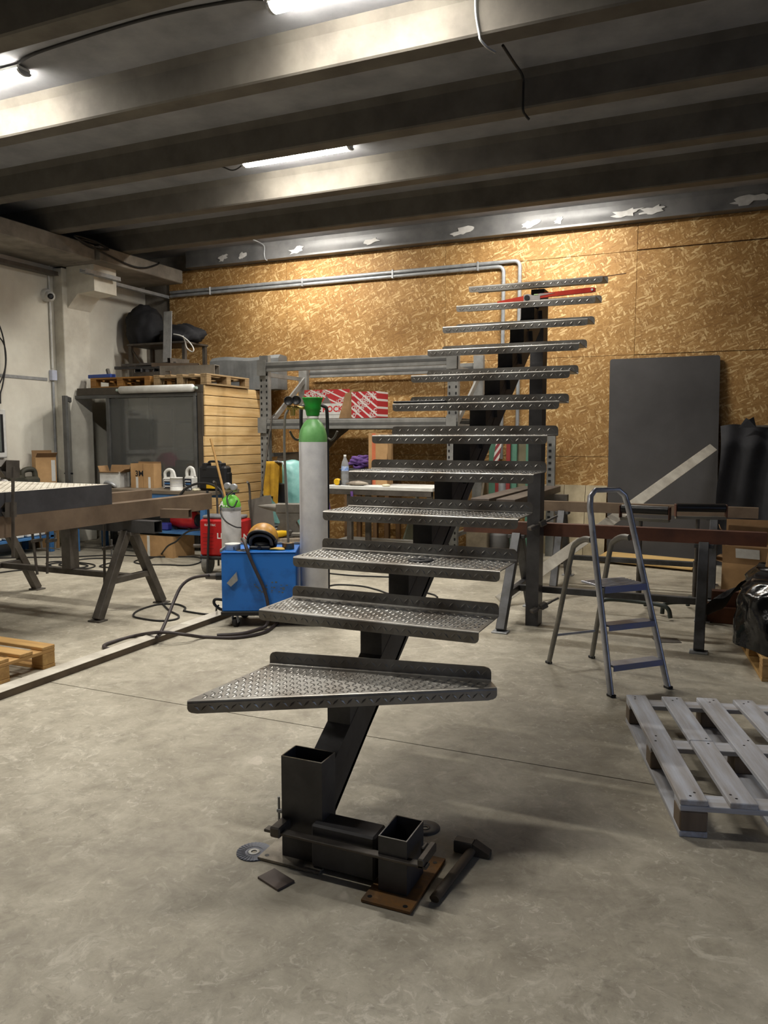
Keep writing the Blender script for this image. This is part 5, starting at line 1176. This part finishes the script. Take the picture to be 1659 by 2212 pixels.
wsl = mat_stripe('warning_stripe', (150, 58, 62), (226, 220, 214), math.radians(55), .06, .55)
MB(Matrix.Translation((gx0 + .10, gy - .045, 1.16))).bar((0, 0, 0), (.05, 0, .34), .015, .07, 0, (1, 0, 0)).build('striped_strip', wsl, t)
M = fr(PY(1078, 1185, 8.9).x, 8.9, 0); t = thing('steel_pot', 'round grey motor pot standing in front of the green press', 'pot', M)
MB(M).lathe([(.12, 0), (.125, .01), (.125, .33), (.115, .345), (.105, .35)], n=24).build('body', mat('dark_pot', (86, 84, 82), .6, .2), t); MB(M).lathe([(.1, .3505), (.1, .42), (.095, .43), (0, .43)], n=24, cap=False).build('cap', GALV, t)
px_ = PY(1188, 1000, 9.55).x
t = thing('slotted_post', 'grey slotted steel post standing against the wall right of the column', 'post', fr(px_, 9.6, 0))
MB().bx(px_ - .05, px_ + .05, 9.60, 9.66, 0, PY(1188, 940, 9.6).z, .003).build('post', RACK, t)
for k in range(14): MB().bx(px_ - .03, px_ + .005, 9.598, 9.5998, .4 + k * .075, .43 + k * .075).build('slot', BLACK, t)
tag(MB().bar((PY(1012, 1185, 9.0).x + .1, 8.95, 0), (PY(1040, 1020, 9.7).x + .08, 9.75, 1.12), .22, .03, .003, (1, 0, 0)).build('weathered_board', mat_wood('old_board', (140, 128, 108), (108, 98, 82), 2)), 'weathered grey board leaning on the wall left of the press', 'board')
tag(MB().bx(PY(1005, 1150, 8.7).x, PY(1052, 1150, 8.7).x, 8.72, 9.0, 0, .46, .01).build('plywood_box', mat('worn_ply_box', (132, 120, 100), .8, 0, (98, 88, 72), 6)), 'worn plywood box on the floor left of the press', 'box')

# ================================================================ RIGHT: TRESTLES, BEAMS
trestle('steel_trestle', 'near right trestle with rust-brown ridge beam behind the step ladder', -1.50, -.10, 6.155, .80, .50, (-1.95, .315), RUST, .08, .10, .26, 2, mat('trestle_leg', (92, 92, 94), .5, .5, (66, 64, 62), 6))
trestle('steel_trestle', 'far right trestle with brown ridge beam in front of the black panel', -1.48, -.05, 7.95, .83, .40, (-2.35, .325), BROWN, .08, .10, .26, 2, mat('trestle_leg', (92, 92, 94)))
# dark steel channels lying over the far trestle towards the wall
for k, (x, ya, yb, lab) in enumerate(((-2.08, 7.05, 9.12, 'dark steel channel lying beyond the column, left of two'), (-1.83, 7.05, 9.25, 'dark steel channel lying beyond the column, right of two'))):
    tag(MB().bx(x - .10, x + .08, ya, yb, .832, .905, .003).build('steel_channel', mat('channel_steel', (108, 98, 90), .5, .5, (80, 72, 68), 5)), lab, 'steel channel', 'dark channels on the far trestle')
t = thing('sawhorse', 'low dark sawhorse carrying the far ends of the steel channels', 'trestle', fr(-1.95, 8.9, 0))
MB().bx(-2.3, -1.6, 8.85, 8.95, .75, .831).build('top_beam', DARKST, t)
for x in (-2.2, -1.7):
    for y in (8.78, 9.02): MB().bar((x, 8.9, .749), (x, 8.9 + (y - 8.9) * 1.6, .0), .05, .05, 0, (1, 0, 0)).build('leg', DARKST, t)
# clamps holding the column to the trestle
def angle_clamp(label, p, q):
    p, q = Vector(p), Vector(q); d = (q - p).normalized(); M = Matrix.Translation(p); t = thing('bar_clamp', label, 'clamp', M, 'clamps on the column')
    MB().bar(p, q, .028, .012, .002).build('bar', DARKST, t)
    MB().bar(p + d * .0, p + d * .06, .05, .03, .006).build('fixed_jaw', DARKST, t)
    m_ = p.lerp(q, .62); MB().bar(m_ - d * .03, m_ + d * .03, .05, .045, .006).build('sliding_jaw', DARKST, t)
    MB().cyl(q - d * .02, q + d * .07, .009, n=8).build('screw', DARKST, t)
    return t
angle_clamp('bar clamp gripping the column above the near trestle beam', PY(1143, 1143, 5.89), PY(1188, 1122, 6.02))
angle_clamp('bar clamp gripping the column near its foot', PY(1147, 1322, 5.89), PY(1190, 1300, 6.0))
# pale flat bar leaning from the floor to the charcoal panel
a, b = PZ(1078, 1298, .05), PY(1541, 966, 9.70)
tag(MB().bar(a, b, .105, .012, .001, (.15, -1, .35)).build('flat_bar', FLAT), 'long pale flat bar leaning from the floor up to the charcoal panel', 'flat bar')
# roller stands
def roller_stand(label, x, y, zr, ang, px):
    M = fr(x, y, 0, ang); t = thing('roller_stand', label, 'roller stand', M, 'roller stands')
    MB(M).cyl((-.19, 0, zr), (.19, 0, zr), .036, n=20).build('roller', mat('roller_black', (34, 33, 34), .35), t)
    for s_ in (-1, 1): MB(M).bx(s_ * .2 - .005, s_ * .2 + .005, -.035, .035, zr - .075, zr + .03, .003).build('bearing_plate', RUST, t)
    MB(M).bx(-.2, .2, -.025, .025, zr - .095, zr - .072, .003).build('cradle', mat('cradle_grey', (120, 116, 104), .6), t)
    MB(M).cyl((px, 0, .40), (px, 0, zr - .096), .016, n=12).build('inner_post', DARKST, t)
    MB(M).cyl((px, 0, .09), (px, 0, .45), .024, n=12).build('outer_post', DARKST, t)
    MB(M).tube(spl([(px - .28, -.12, .018), (px - .27, -.12, .09), (px - .2, -.11, .115), (px, -.08, .115), (px + .20, -.11, .115), (px + .27, -.12, .09), (px + .29, -.12, .018)], 5), .018, 8).build('foot_tube', mat('stand_green', (58, 66, 62), .5), t)
    MB(M).tube(spl([(px, -.08, .115), (px, .08, .115), (px, .22, .09), (px, .25, .018)], 5), .018, 8).build('rear_foot', mat('stand_green', (58, 66, 62), .5), t)
roller_stand('roller stand with tilted black roller behind the step ladder', PY(1393, 1102, 6.75).x, 6.75, PY(1393, 1101, 6.75).z, -9, -.03)
roller_stand('roller stand with level black roller at the right', PY(1514, 1095, 6.92).x, 6.92, PY(1514, 1097, 6.92).z, 14, -.02)
# charcoal panel on the wall
a, b, c, d = PY(1308, 1196, 9.78), PY(1549, 1214, 9.78), PY(1553, 766, 9.925), PY(1321, 778, 9.925)
a.z = b.z = 0.002; wq = .5 * ((b - a).length + (c - d).length); hq = ((d - a).length + (c - b).length) / 2
ux = (b - a).normalized(); vz = ((d + c) / 2 - (a + b) / 2).normalized(); nz_ = ux.cross(vz).normalized(); o_ = (a + b + c + d) / 4
Mq = Matrix(((ux.x, vz.x, nz_.x, o_.x), (ux.y, vz.y, nz_.y, o_.y), (ux.z, vz.z, nz_.z, o_.z), (0, 0, 0, 1)))
tag(MB().prism(rounded(wq, hq, .03, 4), -.0, .02, Mq).build('charcoal_panel', PANEL), 'large charcoal sheet panel leaning against the board wall', 'panel')
# pale boards leaning left of it
x0, x1 = PY(1168, 1150, 9.8).x, PY(1306, 1150, 9.8).x
for k in range(3):
    xa, xb = x0 + (x1 - x0) * k / 3 + .003, x0 + (x1 - x0) * (k + 1) / 3 - .003
    tag(MB().add([(xa, 9.80, 0), (xb, 9.80, 0), (xb, 9.925, .88), (xa, 9.925, .88), (xa, 9.82, 0), (xb, 9.82, 0), (xb, 9.945, .88), (xa, 9.945, .88)], [(0, 1, 2, 3), (7, 6, 5, 4), (0, 4, 5, 1), (3, 2, 6, 7), (1, 5, 6, 2), (0, 3, 7, 4)]).build('pale_board', PLYP), 'pale stained board leaning low on the wall, %s of three left of the charcoal panel' % ('leftmost', 'middle', 'rightmost')[k], 'board', 'pale boards by the charcoal panel')
a, b = PZ(1283, 1209, .035), PZ(1495, 1230, .035)
tag(MB().bar(a, b, .40, .02, .002, (0, -.12, 1), (.2, .0)).build('plywood_strip', PLYW), 'narrow plywood board lying on the floor before the charcoal panel', 'board')
c = PZ(1462, 1210, .0); tag(MB().blob((c.x, c.y + .1, .03), (.14, .08, .05), 71, .15, zmin=0, nu=22, nv=10, crease=.05).build('blue_cloth', BLUECL), 'blue cloth on the floor behind the plywood board', 'cloth')
c = PZ(1538, 1222, .0); tag(MB().blob((c.x, c.y + .08, .07), (.07, .08, .09), 72, .15, zmin=0, nu=22, nv=10, crease=.05).build('blue_cloth', BLUECL), 'blue cloth bunched on the floor beneath the black tarpaulin', 'cloth')
# black tarpaulin hung over a rail
x0, x1, zt = PY(1553, 1000, 9.75).x, 1.45, PY(1600, 920, 9.72).z
def tarp(u, v):
    f = .045 * math.sin(13 * u + 1.5 * math.sin(3 * v)) * (.25 + .75 * v) + .03 * math.sin(31 * u + 4 * v)
    return (x0 + (x1 - x0) * u + .015 * math.sin(9 * v + 7 * u), 9.78 - .16 * min(1, v * 8) - f - .03 * v, zt - zt * .99 * v + .02 * math.sin(17 * u) * (1 - v))
def tarp_b(u, v): p = tarp(u, v); return (p[0], p[1] + .012, p[2])
mb = MB(); mb.grid(tarp, 60, 30); mb.grid(tarp_b, 60, 30)
t = thing('black_tarpaulin', 'black tarpaulin hanging in folds at the right edge of the wall', 'tarpaulin', fr((x0 + x1) / 2, 9.7, 0))
mb.build('sheet', BAG, t)
MB().tube([(x0 + .03, 9.80, zt - .012), (x1, 9.80, zt - .012)], .02, 8).build('rail', DARKST, t)
for x in (x0 + .06, x1 - .05): MB().bx(x - .02, x + .02, 9.79, 9.83, 0, zt - .03).build('post', DARKST, t)
pt = PY(1622, 903, 9.68); MB().add([(pt.x - .12, 9.66, zt - .02), (pt.x + .06, 9.66, zt - .02), (pt.x + .03, 9.70, zt + .10), (pt.x - .02, 9.68, zt + .07), (pt.x - .05, 9.69, zt + .09)], [(0, 1, 2, 3, 4), (4, 3, 2, 1, 0)]).build('folded_corner', BAG, t)
# ================================================================ RIGHT EDGE: CARTONS, WRAPPED LOAD
p = PY(1612, 1150, 7.4)
carton('carton', 'big brown carton with upright flaps at the right edge behind the trestles', fr(PY(1567, 1170, 8.2).x + .33, 8.42, 0, 2), .64, .42, .47, (('f', 2, .17), ('l', 30, .14), ('b', 2, .18)))
carton('carton', 'brown carton with white shipping label below the bigger carton', fr(PZ(1553, 1295, 0).x + .27, PZ(1553, 1295, 0).y + .16, 0, -14), .44, .36, .34, (('f', 14, .17), ('r', 55, .16), ('b', 25, .15), ('l', 75, .1)))
t = bpy.data.objects['carton.%03d' % (len([o for o in bpy.data.objects if o.name.startswith('carton')]) - 1)] if False else None
tt = [o for o in bpy.data.objects if o.get('label') == 'brown carton with white shipping label below the bigger carton'][0]
a_ = math.radians(14); Mf = W[tt.name] @ Matrix.Translation((0, -.18, .34)) @ Matrix.Rotation(a_, 4, 'X')
MB(Mf).bx(-.10, .10, -.0065, -.005, .06, .15).build('shipping_label', WHITE, tt)
# pallet with black wrapped load
MP = fr(.13 + .42, 5.80, 0, 78)
pallet('wooden_pallet', 'pallet carrying the black wrapped load at the right edge', fr(.60, 5.72, 0, 97), (PALN, PALY, PALN), 5, 1.1, .8)
def wrap(u, v):
    a = 2 * pi * u; rx, ry = .47, .60
    c, s_ = math.cos(a), math.sin(a); k = (abs(c) ** 3.2 + abs(s_) ** 3.2) ** (-1 / 3.2)
    hz = .43 * v ** .8; r = (1 - .10 * v - .28 * max(0, v - .75) * 2) * (1 + .035 * math.sin(11 * a + 6 * v) + .03 * math.sin(23 * a - 9 * v) * v)
    if v > .985: r *= .02; hz -= .02
    return (.60 + rx * k * c * r + .02 * math.sin(5 * a), 5.72 + ry * k * s_ * r, .1455 + hz + .03 * math.sin(3 * a + 1) * v)
tag(MB().grid(wrap, 90, 24, True, None, True).build('wrapped_load', FILM), 'shiny black film wrapped load on the pallet at the right edge', 'wrapped load')
q = PZ(1560, 1330, .45); mb = MB()
for dz in (0, -.006): mb.grid(lambda u, v: (.22 - .30 * u + .05 * v * u, 5.95 + .30 * v * (1 - .6 * u), .46 - .22 * u ** 1.5 - .07 * v * v + .03 * math.sin(9 * u + 5 * v) + dz), 14, 8)
tag(mb.build('film_flap', BAG), 'loose black film flap sticking out left of the wrapped load', 'film')
M = fr(.50, 5.95, .565, -28) ; MT_ = M @ Matrix.Rotation(math.radians(8), 4, 'Y')
t = thing('carton', 'small closed carton lying on top of the black wrapped load', 'carton', MT_)
MB(MT_).bx(-.16, .16, -.13, .13, 0, .17, .003).build('box', CARD, t); MB(MT_).bx(-.02, .02, -.1312, .1312, .1705, .1715).build('tape', CARDD, t); MB(MT_).bx(.02, .13, -.1315, -.1305, .03, .13).build('shipping_label', WHITE, t)
# rust-brown channel pieces by the trestle foot
a = PZ(1535, 1345, 0)
t = tag(MB().bx(a.x - .06, a.x + .22, a.y, a.y + .20, 0, .13, .004).build('steel_block', mat('rust_block', (112, 70, 46), .6, .3, (84, 52, 38), 6)), 'rust-brown steel box section on the floor beside the near trestle leg', 'steel offcut')
tag(MB(fr(a.x + .10, a.y + .10, .131, 4)).hollow((-.10, 0, .06), (.10, 0, .06), .10, .12, .006).build('steel_offcut', RUST), 'short rust-red channel standing on the brown box section', 'steel offcut')
tag(MB(fr(PZ(1440, 1384, 0).x, PZ(1440, 1384, 0).y, 0, 20)).bx(-.09, .09, -.06, .06, 0, .004).build('steel_plate', DARKST), 'thin dark plate on the floor right of the step ladder', 'steel plate')

# ================================================================ STEP LADDER
M = fr(-.622, 4.855, 0, 45.0)
t = thing('step_ladder', 'aluminium three-step ladder with hoop handrail and step edges tinted for blue reflections', 'step ladder', M)
HT, PZL = 1.16, .60
def railp(s_, z):
    k = z / HT; wdt = .205 + (.135 - .205) * k; return Vector((s_ * wdt, -.33 + .36 * k, z))
for s_ in (-1, 1):
    pass
pts = [railp(-1, .0), railp(-1, .4), railp(-1, .8), railp(-1, 1.06), railp(-1, 1.12) + Vector((.012, 0, .005)), railp(-1, HT) + Vector((.05, .0, 0)), railp(1, HT) + Vector((-.05, 0, 0)), railp(1, 1.12) + Vector((-.012, 0, .005)), railp(1, 1.06), railp(1, .8), railp(1, .4), railp(1, 0)]
MB(M).tube(pts, .016, 10, False, (.016, .024)).build('front_frame', ALU, t)
for s_ in (-1, 1): MB(M).bx(s_ * .205 - .0175, s_ * .205 + .0175, -.355, -.308, 0, .016, .003).build('foot_cap', BLACK, t)
for k, z in enumerate((.165, .385)):
    a, b = railp(-1, z), railp(1, z); y = a.y
    so = MB(M).bx(a.x + .017, b.x - .017, y - .03, y + .055, z - .006, z + .006, .002).build('step', ALU, t)
    MB(M).bx(a.x + .017, b.x - .017, y - .036, y - .0305, z - .028, z + .007, .001).build('step_edge', ALUB, so)
z = PZL; a, b = railp(-1, z), railp(1, z); y = a.y
so = MB(M).bx(a.x + .017, b.x - .017, y - .03, y + .20, z - .008, z + .006, .002).build('platform', ALU, t)
MB(M).bx(a.x + .017, b.x - .017, y - .036, y - .0305, z - .034, z + .007, .001).build('step_edge', ALUB, so)
for k in range(7): MB(M).bx(a.x + .02, b.x - .02, y - .02 + k * .03, y - .012 + k * .03, z + .0061, z + .008).build('tread_groove', mat('groove_grey', (104, 100, 98), .7), so)
rear = [Vector((-.17, .36, 0)), Vector((-.155, .27, .35)), Vector((-.145, .17, .75)), Vector((-.142, .13, .82)), Vector((-.14, .05, .86)), Vector((-.142, -.02, .865))]
for s_ in (-1, 1):
    MB(M).tube(spl([Vector((p.x * -s_, p.y, p.z)) for p in rear], 3), .014, 10, False, (.014, .02)).build('rear_leg', mat('dull_alu', (132, 130, 124), .45, .6, (104, 102, 98), 7), t)
    MB(M).bx(s_ * .17 - .016, s_ * .17 + .016, .34, .38, 0, .016, .003).build('foot_cap', BLACK, t)
MB(M).cyl((-.158, .308, .20), (.158, .308, .20), .009, n=8).build('rear_stay', ALU, t)

# ================================================================ WEATHERED PALLET, RIGHT FRONT
c1, c2, c3 = PZ(1353, 1500, .144), PZ(1470, 1727, .144), PZ(1526, 1728, .144)
d = (c2 - c1); L_ = d.length; ang = math.degrees(math.atan2(d.y, d.x)); nx_ = Vector((-d.y, d.x, 0)).normalized()
cen = (c1 + c2) / 2 + nx_ * .4
pallet('wooden_pallet', 'weathered grey pallet with wide gaps at the right front', fr(cen.x, cen.y, 0, ang), (GREYX, GREYW, GREYB), 5, L_, .8, 1, .098)
rp_ = [o for o in bpy.data.objects if o.get('label', '').startswith('weathered grey pallet')][0]
nail = None
for i in range(5):
    y = -.4 + .049 + i * (.8 - .098) / 4
    for x in (-L_ / 2 + .035, -L_ / 2 + .065, -.03, .03, L_ / 2 - .065, L_ / 2 - .035):
        q = (x, y + random.uniform(-.03, .03), .1441)
        if nail is None: nail = MB(W[rp_.name]).cyl(q, (q[0], q[1], .1452), .005, n=8).build('nail', BLACK, rp_); nq = Vector(q)
        else: share(nail, rp_, Matrix.Translation(Vector(q) - nq))

# ================================================================ FOREGROUND BITS
def disc(label, c, r, m, hub, z=0.):
    M = fr(c.x, c.y, z, random.uniform(0, 90)); t = thing('grinding_disc', label, 'disc', M)
    MB(M).lathe([(.011, .0), (r, .0), (r, .0025), (r * .45, .0028), (r * .42, .0022), (.011, .0022), (.011, 0)], n=40, cap=False).build('disc_body', m, t)
    MB(M).lathe([(.011, .0029), (r * .33, .0030), (r * .33, .0029)], n=32, cap=False).build('hub_label', hub, t)
    return t
FLAP = mat('flap_disc', (112, 116, 128), .45, .3, (78, 80, 88), 14)
a = disc('grey flap disc with pale hub beside the small base plate', PZ(549, 1841, 0), .063, FLAP, WHITE)
MD = W[a.name]
fp_ = None
for k in range(28):
    an = 2 * pi * k / 28; R_ = Matrix.Rotation(an, 4, 'Z')
    if fp_ is None: fp_ = MB(MD).add([(.032, -.006, .0030), (.062, -.009, .0030), (.062, .006, .0052), (.032, .004, .0045)], [(0, 1, 2, 3), (3, 2, 1, 0)]).build('flap', FLAP, a)
    else: share(fp_, a, R_)
disc('thin dark cutting disc on the floor behind the foot tube', PZ(918, 1789, 0), .058, mat('cut_disc', (92, 88, 84), .6, .1, (74, 70, 66), 14), DARKST)
disc('thin dark cutting disc lying on the checker plate of a lower tread', PZ(909, 1211, TZ + RISE), .058, mat('cut_disc_dark', (46, 45, 46), .6), BLACK, TZ + RISE + .0025)
c = PZ(597, 1903, 0); tag(MB(fr(-1.318, 2.112, 0, -20)).bx(-.054, .054, -.036, .036, 0, .008, .001).build('steel_plate', mat('brown_scale', (96, 84, 78), .5, .4, (70, 62, 58), 9)), 'small square steel plate on the floor before the staircase foot', 'steel plate')
# hammer
h0, h1 = PZ(938, 1942, .014), PZ(1018, 1838, .02)
t = thing('hammer', 'heavy hammer with dark wooden handle lying right of the staircase foot', 'hammer', fr(h1.x, h1.y, 0))
dd = (h1 - h0).normalized(); sd = Vector((-dd.y, dd.x, 0))
MB().tube(spl([h0, h0.lerp(h1, .35), h0.lerp(h1, .7), h1], 4), .014, 10, False, (.012, .017)).build('handle', mat_wood('hammer_handle', (92, 78, 62), (62, 52, 42), 1), t)
g0, g1 = PZ(983, 1822, .024), PZ(1059, 1838, .024); gd = (g1 - g0).normalized(); mbh = MB(); Mh, lh = mbh.frame(g0, g1)
MB(Mh).bx(0, lh * .55, -.022, .022, -.022, .022, .004).build('head', DARKST, t)
MB(Mh).add([(lh * .55, -.022, -.022), (lh * .55, .022, -.022), (lh * .55, .022, .022), (lh * .55, -.022, .022), (lh, -.02, -.022), (lh, .02, -.022), (lh, .02, -.006), (lh, -.02, -.006)],
           [(0, 1, 2, 3), (4, 7, 6, 5), (0, 4, 5, 1), (3, 2, 6, 7), (1, 5, 6, 2), (0, 3, 7, 4)]).build('peen', DARKST, t)
# long bar clamp around the foot tubes
t = thing('bar_clamp', 'long steel bar clamp squeezing the two foot tubes of the staircase', 'clamp', fr(-1.1, 2.18, .12))
CLM = mat('clamp_steel', (98, 92, 86), .42, .6, (70, 66, 62), 9)
zc0, zc1 = PY(590, 1801, 2.187).z, PY(918, 1862, 2.187).z
a, b = PY(575, 1797, 2.187), PY(925, 1863, 2.187); zc0 = .5 * (a.z + b.z); a.z = zc0; b.z = zc0
MB().bar(a, b, .032, .010, .002).build('bar', CLM, t)
MB().bx(-.835, -.812, 2.171, 2.292, zc0 - .006, zc0 + .026, .004).build('fixed_jaw', CLM, t)
MB().bx(-.8495, -.835, 2.24, 2.28, zc0 - .004, zc0 + .026, .004).build('jaw_pad', CLM, t)
sx = PY(600, 1800, 2.187).x
MB().bx(sx - .02, sx + .02, 2.165, 2.335, zc0 - .016, zc0 + .022, .005).build('sliding_jaw', CLM, t)
MB().cyl((sx - .075, 2.31, zc0 + .004), (-1.345, 2.31, zc0 + .004), .008, n=10).build('screw', GALV, t)
MB().cyl((sx - .07, 2.31, zc0 - .045), (sx - .07, 2.31, zc0 + .055), .0045, n=8).build('tommy_bar', GALV, t)
# ================================================================ THINGS ON THE TREADS
y1_, z1_ = TY + TG * 9, TZ + RISE * 9 + .0025
a, b = PY(1075, 652, y1_ + .05), PY(1286, 634, y1_ + .05)
M = Matrix.Translation((a.x, y1_ + .05, z1_))
t = thing('spirit_level', 'red folding protractor level lying on the second tread from the top', 'level', M)
ln = b.x - a.x; REDL = mat('level_red', (206, 62, 40), .45, .1, (180, 44, 30), 8)
MB(M).prism([(0, 0), (ln * .35, 0), (ln * .35, .038), (ln * .33, .042), (.0, .012)], -.012, .012, XZ).build('lower_arm', REDL, t)
MB(M).prism([(ln * .42, .045), (ln * .97, .062), (ln, .056), (ln, .034), (ln * .97, .03), (ln * .55, .020), (ln * .42, .012)], -.012, .012, XZ).build('upper_arm', REDL, t)
MB(M).prism([(ln * .28, .0), (ln * .45, .0), (ln * .45, .03), (ln * .60, .042), (ln * .45, .046), (ln * .38, .036), (ln * .33, .048), (ln * .28, .044)], -.0135, .0135, XZ).build('joint_plate', mat('level_grey', (196, 188, 184), .4, .4), t)
MB(M).cyl((ln * .315, -.017, .022), (ln * .315, .017, .022), .019, n=18).build('dial', BLACK, t)
MB(M).bx(ln * .385, ln * .435, -.015, .015, .034, .044, .003).build('vial', mat('vial_green', (176, 200, 150), .2), t)
MB(M).cyl((ln * .97, -.015, .046), (ln * .97, .015, .046), .008, n=12).build('end_pin', WHITE, t)
yk, zk = TY + TG * 5, TZ + RISE * 5 + .0025
a, b = PY(850, 871, yk + .02), PY(962, 867, yk + .02)
tag(MB().bx(a.x, b.x, yk + .012, yk + .06, zk, zk + .012, .003).build('black_strip', BLACK), 'flat black strip lying on the left end of a middle tread', 'strip')
yk, zk = TY + TG * 10, TZ + RISE * 10 + .004
a = PY(1270, 602, yk + .03); b = PY(1352, 597, yk + .03)
tag(MB().cyl((a.x, yk + .1, zk), (b.x, yk + .03, zk + .004), .003, n=8).build('welding_rod', RUST), 'thin welding rod sticking out from the top tread', 'rod')
